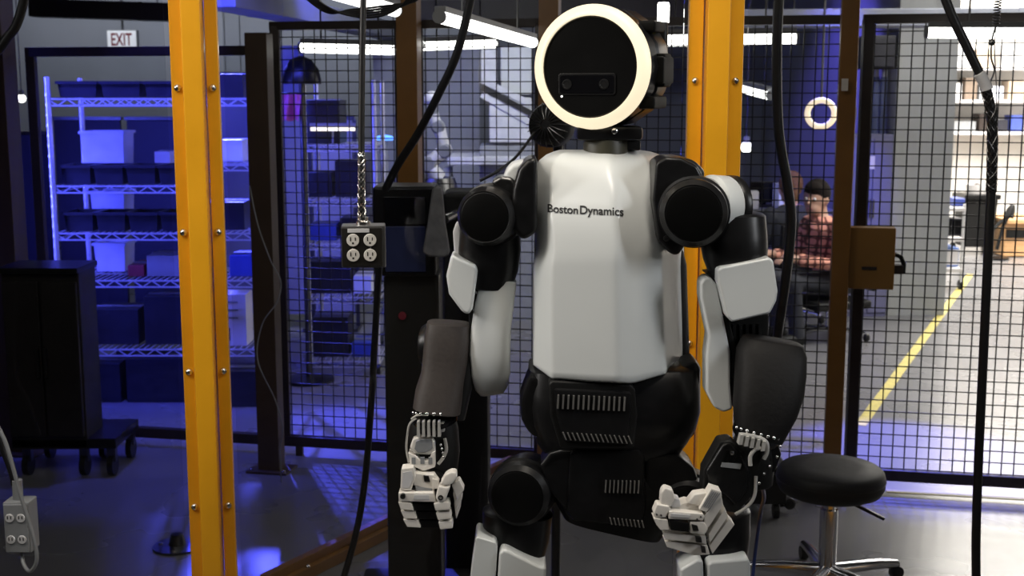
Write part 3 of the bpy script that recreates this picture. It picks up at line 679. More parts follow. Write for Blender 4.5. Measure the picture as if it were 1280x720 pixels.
def hand(label, palm_poly, palm_Y, palm_d): return part(MB().slab(palm_poly, palm_Y, palm_d), 'hand', M_BLACKM, bevel=.005)
h1 = hand('', [(506, 586), (548, 590), (566, 606), (570, 640), (566, 655), (520, 655), (508, 640), (502, 610)], 2.44, .05)
def piece(h, name, poly, Y, d, m=M_HANDW, bv=.0014):
    cx, cy = sum(p[0] for p in poly)/len(poly), sum(p[1] for p in poly)/len(poly)
    poly = [(cx+(p[0]-cx)*.94, cy+(p[1]-cy)*.94) for p in poly]
    return part(MB().slab(poly, Y, d), name, m, h, bevel=bv, seg=2)
piece(h1, 'knuckle_plate', [(501, 585.5), (517, 583.7), (520, 596), (514, 614.6), (499.8, 613)], 2.41, .035)
piece(h1, 'knuckle_inlay', [(503, 590), (515, 588), (517, 596), (512, 611), (502, 611)], 2.409, .01, M_LGREY, .0008)
piece(h1, 'knuckle_bar', [(496.4, 616), (543, 616), (547, 628), (497, 627)], 2.402, .035)
piece(h1, 'bar_inlay', [(517, 618.5), (537, 618.5), (537, 625), (516, 625)], 2.401, .01, M_LGREY, .0006)
piece(h1, 'palm_plate', [(517, 591), (543, 593.5), (550, 603), (543, 614), (516, 607)], 2.418, .03)
piece(h1, 'palm_slot', [(529, 594), (536, 595), (538, 603), (530, 602)], 2.416, .01, M_DSTEEL, .0006)
piece(h1, 'palm_link', [(518, 608), (541, 611), (541, 616), (520, 615)], 2.416, .02, M_GREY)
piece(h1, 'palm_pin', [(540, 598), (548, 600), (549, 611), (541, 612)], 2.412, .02)
piece(h1, 'thumb_tip', [(549, 606), (556, 594), (564, 589.5), (571, 590.5), (572, 598), (565, 606), (558, 608)], 2.398, .032, bv=.004)
piece(h1, 'thumb_base', [(548, 607), (558, 609), (564, 607), (560, 618), (557, 628), (548, 630), (543.5, 623)], 2.396, .034, bv=.004)
for i in range(3):                                       # three stacked rows: left and right finger segments around the dark grip pad
    t0, t1 = i/3, (i+.92)/3
    def E(xa, ya, xb, yb, t): return (xa+(xb-xa)*t, ya+(yb-ya)*t)
    piece(h1, 'finger_segment', [E(497, 627.5, 506, 660, t0), E(514, 628.5, 527, 661, t0), E(514, 628.5, 527, 661, t1), E(497, 627.5, 509, 660, t1)], 2.402+i*.003, .034)
    piece(h1, 'finger_segment', [E(541, 629, 550, 664, t0), E(562, 627, 567, 662, t0), E(562, 627, 567, 662, t1), E(541, 629, 550, 664, t1)], 2.398+i*.003, .034, bv=.003)
    piece(h1, 'finger_side', [(564+i*1.5, 606+i*11), (574+i*1.6, 599+i*11), (581-i*2.5, 612+i*11), (571-i*.5, 627+i*12)], 2.414+i*.004, .03, bv=.003)
    piece(h1, 'grip_pad', [E(514.5, 628.5, 527, 661, t0), E(541, 628.5, 550, 661, t0), E(541, 628.5, 550, 661, t1), E(514.5, 628.5, 527, 661, t1)], 2.411+i*.003, .02, M_BLACK, .001)
for x, y in ((503.5, 620.5), (550.8, 622)):
    part(MB().lathe(P(x, y, 2.396), (0, -1, 0), [(.0055, -.006), (.0055, .0015), (.003, .0015), (.0028, 0), (.0005, 0)], 14), 'knuckle_pin', M_DSTEEL, h1)

# picture-right hand
wr = wrist((941, 556), 2.34, .8)
s = S(2.33, 540)
q = MB(); q.ring(P(946, 541, 2.335), (.25, -.35, 1), [(31*s, -.004), (31*s, .004), (26*s, .004), (26*s, -.004)], 36); part(q, 'wrist_ring', M_GLOSSB, wr)
for k in range(9):
    a = math.radians(200+k*17.5); part(MB().ball(P(946, 541, 2.335)+V((math.cos(a)*29*s, math.sin(a)*27*s, -math.cos(a)*.012-.3*math.sin(a)*.026)), .004, 8, 6), 'wrist_bolt', M_CHROME, wr)
q = MB()
for i in range(5): q.slab([(926+i*7, 544+i*2), (930+i*7, 544+i*2), (928+i*7, 556+i*2), (923+i*7, 556+i*2)], 2.280, .02)
part(q, 'tendon_fins', M_SILV, wr, stuff=True)
q = MB(); q.tube(curve_pts([P(x, y, 2.29) for x, y in ((926, 543), (944, 546), (957, 552), (959, 564), (955, 574))], 5), .0042, 8); part(q, 'wrist_bracket', M_SILV, wr)
q = MB(); q.tube(curve_pts([P(x, y, 2.285) for x, y in ((938, 582), (938, 570), (944, 562), (951, 560))], 5), .004, 8); part(q, 'wrist_bracket', M_SILV, wr)
q = MB(); q.tube(curve_pts([P(x, y, 2.30) for x, y in ((945, 595), (943, 620), (933, 634), (919, 643))], 5), .0035, 8); part(q, 'tendon_cable', M_SILV, wr)
for x, y in ((975, 558), (971, 571), (962, 583), (955, 592), (949, 604)): part(MB().ball(P(x, y, 2.30), .0032, 8, 6), 'wrist_bolt', M_CHROME, wr)
q = MB(); q.slab([(957, 560), (972, 552), (978, 568), (970, 590), (952, 600), (946, 590)], 2.31, .05); part(q, 'wrist_side', M_BLACK, wr, bevel=.006)
h2 = hand('', [(900, 552), (914, 550), (926, 560), (946, 586), (945, 615), (922, 642), (905, 640), (878, 612), (880, 588)], 2.30, .05)
piece(h2, 'hand_cover', [(880, 590), (903, 553), (913, 551), (924, 562), (940, 590), (938, 612), (920, 636), (907, 622), (886, 610)], 2.294, .03, M_BLACK, .006)
piece(h2, 'back_label', [(902, 578), (928, 580), (926, 587), (900, 584)], 2.2925, .006, M_GREY, .0006)
q = MB()
for i in range(3): q.slab([(908+i*7, 563+i*1.5), (912+i*7, 563+i*1.5), (908+i*7, 577), (904+i*7, 577)], 2.2925, .006)
part(q, 'back_slots', M_FACE, h2, stuff=True)
part(MB().lathe(P(915, 566, 2.291), (0, -1, 0), [(.004, -.003), (.004, .002), (.002, .003)], 10), 'back_screw', M_STEEL, h2)
piece(h2, 'thumb_tip', [(826, 616), (831, 609), (842, 613), (845, 624), (838, 636), (825, 631)], 2.255, .030, bv=.004)
piece(h2, 'thumb_base', [(821, 630), (837.5, 632.5), (839, 638), (832.5, 647.5), (820, 649), (816, 642.5)], 2.250, .032, bv=.003)
piece(h2, 'thumb_link', [(843, 622), (850, 624), (852, 634), (842, 636), (838, 634)], 2.265, .03, M_LGREY, .003)
piece(h2, 'palm_plate', [(838, 634), (858, 628), (878, 632), (880, 644), (840, 642)], 2.268, .04, M_HANDW, .002)
piece(h2, 'inner_knuckle', [(857.5, 630), (867.5, 617.5), (884, 615.5), (888, 626), (876, 634)], 2.262, .03, bv=.003)
piece(h2, 'knuckle_bar', [(835, 639), (880, 642.5), (882, 646), (880, 651), (834, 649)], 2.246, .030)
piece(h2, 'bar_inlay', [(838, 641.5), (864, 643.5), (863, 648), (837, 646.5)], 2.2447, .01, M_LGREY, .0006)
piece(h2, 'index_top', [(889, 610), (902.5, 614), (903, 621), (882.5, 641), (873, 638)], 2.252, .036)
q = MB()
for i in range(5): q.slab([(890+i*2.4, 613.5+i*.7), (891+i*2.4, 613.7+i*.7), (879+i*2.2, 633+i*.8), (878+i*2.2, 632.8+i*.8)], 2.2508, .004)
part(q, 'index_grooves', M_GREY, h2, stuff=True)
piece(h2, 'index_side', [(902.5, 617), (905, 631), (886, 660), (880, 664), (880, 645), (883, 641)], 2.256, .036)
piece(h2, 'grip_pad', [(836, 650), (862, 654), (862, 666), (838, 663)], 2.2455, .02, M_BLACK, .001)
piece(h2, 'finger_front', [(816, 647.5), (835, 649.5), (838, 663), (826, 663.5), (820, 656)], 2.248, .036)
piece(h2, 'finger_front', [(862, 652), (880, 652.5), (886, 661), (882, 668), (862, 667)], 2.247, .036)
piece(h2, 'finger_front', [(826, 664.8), (862, 668), (884, 670), (885, 681), (830, 674.5)], 2.252, .038)
piece(h2, 'finger_front', [(828.5, 676), (866, 679), (886, 682.5), (889, 694), (868, 695), (832, 684)], 2.256, .038)
piece(h2, 'finger_side', [(885, 669), (907, 634), (911, 645), (886.5, 681)], 2.260, .036)
piece(h2, 'finger_side', [(886, 683), (912, 647), (919.5, 655), (890, 694)], 2.264, .036)
for poly in ([(864, 655), (872, 657), (874, 664), (866, 664)], [(869, 671), (877, 672), (878, 679), (870, 678)], [(876, 684), (882, 685), (883, 692), (877, 691)]):
    piece(h2, 'finger_window', poly, 2.2445, .01, M_DSTEEL, .0006)
for x, y in ((821, 643.5), (826.5, 644.5), (876, 646), (871.5, 649)):
    part(MB().lathe(P(x, y, 2.2455), (0, -1, 0), [(.0017, -.004), (.0017, .001)], 8), 'knuckle_pin', M_DSTEEL, h2)

# ---- legs (mostly below the frame)
def leg(hx, side, hip_py):
    s = S(2.5, 650)
    def X(px): return px
    th = part(MB().limb([(hx, 640, 2.50, 44, .06, 2.4), (hx+side*2, 670, 2.50, 42, .06, 2.4), (hx+side*4, 700, 2.49, 36, .055, 2.4), (hx+side*8, 840, 2.47, 36, .055, 2.4), (hx+side*10, 872, 2.47, 34, .05, 2.4)], 32, .3), 'thigh', M_BLACK)
    k = P(hx+side*10, 880, 2.47)
    part(MB().lathe(k, (1, 0, 0), [(.045, -.065), (.055, -.055), (.055, .055), (.045, .065)], 36), 'knee', M_BLACK)
    a = V((k.x+side*.008, 2.53, .11))
    sh = MB()
    sh.loft([[p+V((math.cos(t)*r*1.0, math.sin(t)*r*1.15, 0)) for t in [2*math.pi*i/24 for i in range(24)]] for p, r in
        ((k, .046), (k.lerp(a, .15), .052), (k.lerp(a, .35), .056), (k.lerp(a, .7), .044), (k.lerp(a, .95), .034), (a, .03))])
    part(sh, 'shin', M_WHITE)
    part(MB().lathe(a-up*.02, (1, 0, 0), [(.03, -.045), (.035, -.04), (.035, .04), (.03, .045)], 28), 'ankle', M_BLACK)
    ft = MB(); c = V((a.x, 2.47, 0))
    outl = []
    for sx, sy, a0 in ((1, 1, 0), (-1, 1, 90), (-1, -1, 180), (1, -1, 270)):
        for i in range(6):
            t = math.radians(a0+18*i); outl.append(c+V((sx*.018+.030*math.cos(t)*(1.1 if sy < 0 else 1), sy*.085+.034*math.sin(t), 0)))
    ft.loft([[c+(p-c)*.96 for p in outl], [p+up*.012 for p in outl], [p+up*.04 for p in outl], [c+(p-c)*.78+V((0, .02, .075)) for p in outl], [c+(p-c)*.5+V((0, .035, .09)) for p in outl]])
    f = part(ft, 'foot', M_BLACK)
    return th
tl = leg(647, -1, 640)
q = MB(); q.slab([(594, 674), (597, 671), (620, 678), (622, 684), (615, 800), (600, 830), (592, 800), (588, 720)], 2.415, .09); part(q, 'thigh_shell', M_WHITE, tl, bevel=.010, seg=3)
q = MB(); q.slab([(624, 692), (629, 687), (636, 689), (674, 708), (683, 710), (680, 800), (660, 850), (632, 840), (620, 760)], 2.405, .10); part(q, 'thigh_shell', M_WHITE, tl, bevel=.008, seg=3)
tr = leg(893, 1, 640)
q = MB(); q.slab([(850, 712), (872, 699), (879, 701), (882, 780), (872, 835), (855, 800)], 2.405, .09); part(q, 'thigh_shell', M_WHITE, tr, bevel=.006, seg=3)
q = MB(); q.slab([(884, 705), (890, 702), (934, 698), (939, 704), (938, 790), (925, 835), (895, 840), (884, 790)], 2.405, .10); part(q, 'thigh_shell', M_WHITE, tr, bevel=.010, seg=3)
# ================================================================ outlet boxes, cables
def rise(cp):                                            # straight on from the top end up to the ceiling
    d = cp[0]-cp[1]; d.z = max(d.z, .5*d.length); return cp[0]+d*((ZC-.002-cp[0].z)/d.z)
def cable(name, label, pts, r, m=M_RUB, cat='cable', n=10, k=8, to_ceiling=False, to_floor=False):
    pts = [p if isinstance(p, V) else P(*p) for p in pts]
    cp = curve_pts(pts, k)
    if to_ceiling: cp = [rise(cp)]+cp
    if to_floor: cp = cp+[V((cp[-1].x, cp[-1].y, r))]
    return tag(MB().tube(cp, r, n).build(name, m), label, cat)
M_PLUGW = mat('socket_ivory', (.66, .64, .60), .4, 0, .04, 30)
M_PLATE = mat('outlet_plate', (.022, .02, .018), .35, .3, .15, 20)
M_BOXRIM = mat('outlet_box_metal', (.20, .20, .20), .38, .8, .1, 20)
YO = 2.62
c = P(452.5, 309, YO); s = S(YO, 309)
t = thing('outlet_box', 'black metal outlet box with four white sockets hanging on a cable left of the robot', 'outlet box', c-up*27*s)
R = rotz(math.radians(6))
MB().box(c+V((0, .035, 0)), (55*s, .06, 53*s), R).build('case', M_BOXRIM, t, bevel=.003)
MB().box(c+R @ V((0, .003, 0)), (50*s, .008, 48*s), R).build('cover_plate', M_PLATE, t, bevel=.0015)
MB().box(c+R @ V((-4*s, -.001, 21*s)), (27*s, .003, 5*s), R).build('label_strip', M_LGREY, t, bevel=.0005)
for x in (-11, 10):
    for z in (9, -10):
        o = c+R @ V((x*s, -.0005, z*s)); n = R @ V((0, -1, 0))
        sk = MB().lathe(o, n, [(8.0*s, -.003), (8.0*s, .002), (7.4*s, .0035), (.001, .0035)], 24).build('socket', M_PLUGW, t)
        for dx, dz_, wd, hh in ((-3, 1.5, 1.3, 5), (3, 1.5, 1.3, 4), (0, -3.5, 2.2, 2.2)):
            MB().box(o+R @ V((dx*s, -.0033, dz_*s)), (wd*s, .0016, hh*s), R).build('socket_slot', M_FACE, sk)
    bm_ = MB(); bm_.lathe(c+R @ V((x*s, -.001, -.5*s)), R @ V((0, -1, 0)), [(1.5*s, -.001), (1.5*s, .001), (.8*s, .0016)], 8); bm_.build('plate_screw', M_CHROME, t)
MB().lathe(c+V((0, .03, 27*s)), (0, 0, 1), [(.016, -.002), (.016, .006), (.011, .009), (.011, .016)], 18).build('cord_gland', M_STEEL, t)
YC = YO+.03
cable('cord', 'black supply cable hanging straight down to the black outlet box', [(455, -40, YC), (453, 60, YC), (452, 160, YC), (452, 274, YC)], .0068, to_ceiling=True)
q = MB(); p0_, p1_ = P(452, 190, YC), P(452, 274, YC)    # woven steel grip round the cable
for k in range(6):
    for sg in (1, -1):
        q.tube([p0_.lerp(p1_, i/28)+V((math.cos(sg*i*.55+k*1.047), math.sin(sg*i*.55+k*1.047), 0))*(.0074+.0012*i/28) for i in range(29)], .0006, 4)
tag(q.build('wire_grip', M_STEEL, stuff=True), 'woven steel wire grip around the supply cable above the black outlet box', 'cable grip')
cable('cord', 'black cable falling behind the black outlet box down to the floor', [(474, 330, 2.95), (470, 400, 2.95), (463, 520, 2.95), (455, 610, 2.95), (443, 675, 2.95), (424, 740, 2.95)], .0085, to_floor=True)
cable('cord', 'thick black cable slanting from the ceiling to the dark equipment stand', [(593, -30, 3.25), (586, 10, 3.25), (570, 70, 3.27), (548, 118, 3.3), (522, 168, 3.35), (498, 205, 3.4), (482, 236, 3.45)], .0115, to_ceiling=True)
cable('cord', 'thick black cable hanging between the wide yellow post and the ring lamp', [(975, -30, 3.3), (971, 60, 3.3), (973, 160, 3.3), (984, 230, 3.3), (989, 280, 3.3), (982, 350, 3.3), (972, 420, 3.35), (968, 470, 3.4), (955, 520, 3.4), (942, 580, 3.4), (925, 650, 3.4), (905, 720, 3.4)], .0135, to_ceiling=True, to_floor=True)
cable('cord', 'long thick black cable hanging in front of the mesh gate at right', [(1172, -30, 2.9), (1188, 15, 2.9), (1212, 66, 2.9), (1232, 110, 2.9), (1240, 150, 2.9), (1240, 210, 2.9), (1235, 320, 2.9), (1229, 450, 2.9), (1223, 580, 2.9), (1220, 680, 2.9), (1221, 760, 2.9)], .0108, to_ceiling=True, to_floor=True)
q = MB(); pts = curve_pts([P(1232, 110, 2.9), P(1240, 150, 2.9), P(1240, 210, 2.9), P(1239, 240, 2.9)], 10)
for k in range(6):
    for sg in (1, -1):
        q.tube([p+V((math.cos(sg*i*.55+k*1.047), math.sin(sg*i*.55+k*1.047), 0))*.0122 for i, p in enumerate(pts)], .0009, 4)
tag(q.build('wire_grip', M_DSTEEL, stuff=True), 'dark woven wire grip around the long cable in front of the mesh gate', 'cable grip')
tag(MB().tube(curve_pts([P(1224, 92, 2.89), P(1231, 104, 2.89), P(1234, 112, 2.89)], 4), .0135, 12).build('tape_wrap', M_LGREY), 'grey tape wrapped around the bend of the long cable at right', 'tape')
q = MB(); a_, b_ = P(1249, -14, 2.9), P(1245, 32, 2.9)
q.tube([V((a_.x, a_.y, ZC-.002)), a_+V((.008, 0, 0))], .0014, 5)
q.tube([a_.lerp(b_, i/90)+V((math.cos(i*.9), math.sin(i*.9), 0))*.008 for i in range(91)], .0014, 5)
tag(q.build('spring', M_DSTEEL), 'dark coil spring hanging above the mesh gate beside the long cable', 'spring')
q = MB(); q.tube(curve_pts([P(1245, 32, 2.9), P(1240, 50, 2.9), P(1239, 72, 2.9), P(1243, 88, 2.9), P(1237, 104, 2.9)], 6), .002, 6); q.tube(curve_pts([P(1245, 32, 2.9), P(1243, 60, 2.9), P(1245, 100, 2.9), P(1246, 140, 2.9)], 6), .0012, 5); q.ball(P(1240, 53, 2.9), .008, 10, 6)
tag(q.build('hanging_wire', M_DSTEEL), 'thin dark wire hook below the coil spring at upper right', 'wire')
cable('cord', 'black cable curling down at the upper left corner', [(33, -20, 3.0), (28, 8, 3.0), (20, 32, 3.0), (10, 46, 3.0), (-6, 66, 3.0), (-40, 84, 3.0), (-80, 60, 3.0), (-100, -10, 3.0), (-104, -120, 3.0)], .011, to_ceiling=True)
cable('cord', 'thin blue cable hanging below the right wrist of the robot in the photo', [(952, 606, 2.37), (955, 622, 2.50), (951, 640, 2.70), (944, 690, 2.75), (938, 740, 2.75), V((P(930, 740, 2.75).x, 2.8, .3)), V((P(925, 740, 2.75).x, 2.8, .005))], .0042, mat('blue_cable', (.02, .035, .13), .4, 0, .1, 30))
cable('cord', 'thin black cable running down from the black fan to the robot shoulder', [(668, 166, 3.4), (645, 196, 3.35), (622, 214, 3.3), (600, 226, 3.3)], .0042)
cable('cord', 'thin pale wire dangling along the dark brown post', [(312, 232, 4.85), (322, 280, 4.85), (338, 325, 4.85), (351, 352, 4.85), (346, 378, 4.85), (328, 405, 4.85), (322, 450, 4.85), (344, 500, 4.85), (353, 535, 4.85), (350, 560, 4.86), (351, 580, 4.87), V((P(351, 585, 4.88).x, 4.88, .004))], .0026, M_GREY)
cable('cord', 'thin pale wire loop beside the amber post behind the stool', [(1066, 120, 4.7), (1070, 138, 4.7), (1068, 152, 4.7), (1061, 164, 4.7)], .003, M_LGREY)
cable('cord', 'pale grey cord looping under the outlet box at lower left', [(-15, 400, 2.53), (-14, 500, 2.53), (8, 556, 2.53), (26, 620, 2.53), (42, 672, 2.53), (46, 700, 2.53), (38, 714, 2.54), (30, 706, 2.56), (27, 690, 2.58)], .0042, M_GREY, to_ceiling=True)
q = MB()
for k in range(5):
    cp = curve_pts([P(372-k*4, -26, 3.4+.01*k), P(405, 6+k*2, 3.4+.01*k), P(440, 20-k*2, 3.4+.01*k), P(476, 20-k*3, 3.4+.01*k), P(505+k*4, 4-k, 3.4+.01*k), P(520, -24, 3.4+.01*k)], 8); q.tube([rise(cp)]+cp+[rise(cp[::-1])], .0034, 6)
tag(q.build('cable_bundle', M_RUB), 'bundle of thin black cables sagging along the top edge', 'cable')
# second box, lower left
Y2 = 2.56; c = P(20, 661, Y2); s = S(Y2, 661)
t = thing('outlet_box', 'pale grey outlet box hanging in the lower left corner', 'outlet box', c-up*36*s)
MB().box(c+V((0, .03, 0)), (33*s, .05, 66*s)).build('case', M_GREY, t, bevel=.004)
MB().box(c+V((0, .003, 0)), (29*s, .007, 62*s)).build('cover_plate', M_GREY, t, bevel=.0015)
for x in (-7, 7):
    for z in (14, -14):
        sk = MB().lathe(c+V((x*s, 0, z*s)), (0, -1, 0), [(5.5*s, -.003), (5.5*s, .002), (5*s, .003), (.001, .003)], 20).build('socket', M_LGREY, t)
        for dx in (-2, 2): MB().box(c+V(((x+dx)*s, -.003, (z+1)*s)), (1*s, .0014, 4*s)).build('socket_slot', M_FACE, sk)
MB().cyl(c+V((-2*s, .03, 33*s)), c+V((-2*s, .03, 58*s)), .011, 12).build('cord_gland', M_GREY, t)
cable('cord', 'dark cable dropping to the outlet box at lower left', [(-12, 430, 2.59), (-11, 500, 2.59), (2, 556, 2.59), (14, 588, 2.59), (18, 606, 2.59)], .007, to_ceiling=True)

# ================================================================ wire racks behind the fence and what lies on them
M_RACK = mat('rack_chrome', (.72, .73, .80), .3, .45, .08, 30)
def rack(label, pa, pb, Y0, Y1, ys, ytop, pref):
    xa, xb = P(pa, 300, Y0).x, P(pb, 300, Y0).x
    t = thing('wire_rack', label, 'rack', ((xa+xb)/2, (Y0+Y1)/2, 0)); zt = zat(pref, ytop, Y0)
    for x in (xa, xb):
        for y in (Y0, Y1):
            po = MB().cyl((x, y, .06), (x, y, zt), .0135, 10).build('post', M_RACK, t)
            q = MB(); z = .12
            while z < zt-.05: q.cyl((x, y, z), (x, y, z+.012), .0150, 8); z += .05
            q.build('post_groove', M_RACK, po, stuff=True)
            q = MB(); q.cyl((x-.012, y, .03), (x+.012, y, .03), .03, 14); q.build('caster', M_BLACK, t)
    zs = [zat(pref, y, Y0) for y in ys]
    for z in zs:
        q = MB()
        for y in (Y0, Y1):
            q.bar((xa, y, z), (xb, y, z), .007, .007); q.bar((xa, y, z-.032), (xb, y, z-.032), .007, .007)
            n = int((xb-xa)/.045)
            for i in range(n):
                x = xa+(xb-xa)*i/n; q.bar((x, y, z-.032 if i % 2 else z), (x+(xb-xa)/n, y, z if i % 2 else z-.032), .005, .005)
        for x in (xa, xb): q.bar((x, Y0, z), (x, Y1, z), .007, .007); q.bar((x, Y0, z-.032), (x, Y1, z-.032), .007, .007)
        n = int((xb-xa)/.03)
        for i in range(n): x = xa+(xb-xa)*(i+.5)/n; q.bar((x, Y0, z+.004), (x, Y1, z+.004), .0035, .0035)
        q.build('wire_shelf', M_RACK, t)
    return zs, xa, xb
Y0a, Y1a = 6.15, 6.62
za, xa1, xb1 = rack('tall chrome wire rack lit blue at far left behind the clear fence panel', 70, 246, Y0a, Y1a, (124, 233, 292, 351, 437, 521), 96, 150)
zb, xa2, xb2 = rack('chrome wire rack lit blue between the near yellow post and dark brown post', 252, 330, 6.05, 6.5, (124, 205, 292, 351, 437, 521), 96, 290)
zc, xa3, xb3 = rack('chrome wire rack behind the mesh, between brown post and hanging outlet box', 384, 470, 6.9, 7.35, (182, 250, 305, 372, 452, 506), 100, 430)
def openbin(name, label, cat, c, sx, sy, sz, m, group=None, taper=.9):
    t = thing(name, label, cat, c, group); c = V(c); w_ = .006
    o = [c+V((x*sx/2, y*sy/2, sz)) for x, y in ((-1,-1),(1,-1),(1,1),(-1,1))]; i_ = [c+V((x*(sx/2-w_), y*(sy/2-w_), sz)) for x, y in ((-1,-1),(1,-1),(1,1),(-1,1))]
    ob = [c+V((x*sx/2*taper, y*sy/2*taper, 0)) for x, y in ((-1,-1),(1,-1),(1,1),(-1,1))]; ib = [c+V((x*(sx/2-w_)*taper, y*(sy/2-w_)*taper, w_)) for x, y in ((-1,-1),(1,-1),(1,1),(-1,1))]
    MB().loft([ob, o, i_, ib]).build('body', m, t, ang=20)
    q = MB(); pp = [V((c.x, c.y, c.z))+V((x*(sx/2+.004), y*(sy/2+.004), sz-.008)) for x, y in ((-1,-1),(1,-1),(1,1),(-1,1))]
    for k in range(4): q.bar(pp[k], pp[(k+1) % 4], .010, .014)
    q.build('rim', m, t); return t
def carton(name, label, cat, c, sx, sy, sz, m, group=None, a=0):
    t = thing(name, label, cat, c, group); c = V(c); R = rotz(a)
    MB().box(c+V((0, 0, sz/2)), (sx, sy, sz), R).build('body', m, t, bevel=.004)
    MB().box(c+V((0, 0, sz+.002)), (sx*.99, .05, .003), R).build('seam_tape', M_GREY, t)
    return t
e = .008
n = 0
ordn = ['leftmost', 'second from left', 'second from right', 'rightmost']
tops = [('top shelf', za[0], 20), ('second shelf', za[1], 24), ('third shelf', za[2], 24)]
for nm, z, hpx in tops:
    k = 4 if nm != 'top shelf' else 3
    for i in range(k):
        wd = (xb1-xa1-.06)/k; x = xa1+.03+wd*(i+.5)
        openbin('parts_bin', 'dark parts bin on the %s of the far left wire rack, %s' % (nm, ordn[i] if k == 4 else ['left', 'middle', 'right'][i]), 'bin', (x, Y0a+.12, z+e), wd*.90, .2, hpx*S(Y0a), M_BIN, 'dark bins on the far left wire rack')
for i, (pa, pb, ya, z, lb) in enumerate([(108, 160, 163, za[1], 'second shelf'), (120, 161, 237, za[2], 'third shelf'), (124, 162, 301, za[3], 'fourth shelf')]):
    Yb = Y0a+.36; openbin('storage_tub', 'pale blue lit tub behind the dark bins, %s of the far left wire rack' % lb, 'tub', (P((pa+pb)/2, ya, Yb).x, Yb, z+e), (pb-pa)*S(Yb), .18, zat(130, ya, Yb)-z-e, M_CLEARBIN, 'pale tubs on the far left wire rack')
M_CART = mat('dull_carton', (.16, .12, .09), .7, 0, .1, 14); M_RED = mat('dark_red_box', (.20, .02, .03), .5, 0, .1, 14); M_BLUEB = mat('blue_box', (.05, .08, .35), .45, 0, .1, 14); M_PAPER = mat('white_board', (.62, .60, .60), .6, 0, .03, 14)
def on(label, pa, pb, Y, z, hpx, m, kind='carton', dp=.22):
    carton(kind, label, 'box', (P((pa+pb)/2, 300, Y).x, Y, z+e), (pb-pa)*S(Y), dp, hpx*S(Y), m)
on('dark red box beside the pale tub, fourth shelf of the far left rack', 166, 186, Y0a+.2, za[3], 14, M_RED)
on('long grey box on the fourth shelf of the far left rack', 190, 236, Y0a+.2, za[3], 26, M_GREY)
on('small pale carton on the fifth shelf of the far left rack, at left', 84, 104, Y0a+.2, za[4], 36, M_LGREY)
on('black box on the fifth shelf of the far left rack, in the middle', 116, 176, Y0a+.2, za[4], 44, M_BIN)
on('black box on the fifth shelf of the far left rack, at right', 184, 238, Y0a+.2, za[4], 60, M_BIN)
on('wide black box on the lowest shelf of the far left rack, at left', 80, 150, Y0a+.2, za[5], 60, M_BIN)
on('wide black box on the lowest shelf of the far left rack, at right', 158, 240, Y0a+.2, za[5], 66, M_BIN)
on('small white box standing on the second shelf of the far left rack, right end', 205, 224, Y0a+.36, za[1], 36, M_LGREY)
on('small dark carton on the third shelf of the narrow rack beside the near yellow post', 262, 312, 6.25, zb[2], 34, M_BIN)
on('blue box on the fourth shelf of the narrow rack beside the near yellow post', 292, 320, 6.25, zb[3], 26, M_BLUEB)
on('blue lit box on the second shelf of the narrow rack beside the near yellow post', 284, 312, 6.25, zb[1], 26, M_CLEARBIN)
on('dark box on the lowest shelf of the narrow rack beside the near yellow post', 260, 322, 6.25, zb[5], 50, M_BIN)
on('dark box on the top shelf of the narrow rack beside the near yellow post', 262, 316, 6.25, zb[0], 28, M_BIN)
# white carton with black square
t = thing('printed_carton', 'white carton with a black square print beside the dark brown post', 'box', (P(291, 400, 6.1).x, 6.18, zb[4]+e)); s = S(6.1); c0 = W[t.name]
MB().box(c0+V((0, 0, 33*s)), (34*s, .16, 66*s)).build('body', M_PAPER, t, bevel=.004)
MB().box(c0+V((-9*s, -.081, 15*s)), (10*s, .002, 16*s)).build('square_print', M_INK, t)
for k in range(3): MB().box(c0+V((-3*s, -.081, (56-k*10)*s)), (20*s, .002, 2*s)).build('printed_line', M_GREY, t)
# things on the rack behind the mesh
on('black machine case on the top shelf of the rack behind the mesh', 388, 432, 7.1, zc[0], 52, M_BIN, 'machine_case', .3)
q = MB(); c = P(410, 176, 6.92); t = thing('light_strip', 'thin glowing yellowish light strip under the black machine case behind the mesh', 'lamp', c)
M_STRIP = mat('strip_glow', (.9, .85, .6), .4, 0, .01, 5, emit=(1, .9, .55), estr=1.6)
MB().box(P(416, 161, 6.86), (54*S(6.9), .012, 5*S(6.9))).build('diffuser', M_STRIP, t); MB().box(P(416, 156, 6.87), (56*S(6.9), .02, 4*S(6.9))).build('housing', M_GREY, t); MB().bar(P(416, 157, 6.9), P(416, 180, 6.9), .01, .01).build('bracket', M_GREY, t)
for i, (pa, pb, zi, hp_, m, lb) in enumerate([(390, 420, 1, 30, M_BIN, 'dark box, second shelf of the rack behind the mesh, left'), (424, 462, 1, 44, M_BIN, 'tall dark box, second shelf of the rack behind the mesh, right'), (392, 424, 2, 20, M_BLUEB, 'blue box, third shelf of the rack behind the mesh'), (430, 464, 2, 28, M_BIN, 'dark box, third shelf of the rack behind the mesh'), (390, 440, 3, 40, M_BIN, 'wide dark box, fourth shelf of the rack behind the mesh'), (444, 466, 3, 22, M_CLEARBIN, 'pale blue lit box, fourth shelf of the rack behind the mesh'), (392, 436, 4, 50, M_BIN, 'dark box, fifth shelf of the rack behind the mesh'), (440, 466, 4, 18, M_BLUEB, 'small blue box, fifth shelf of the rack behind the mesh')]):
    on(lb, pa, pb, 7.1, zc[zi], hp_, m)
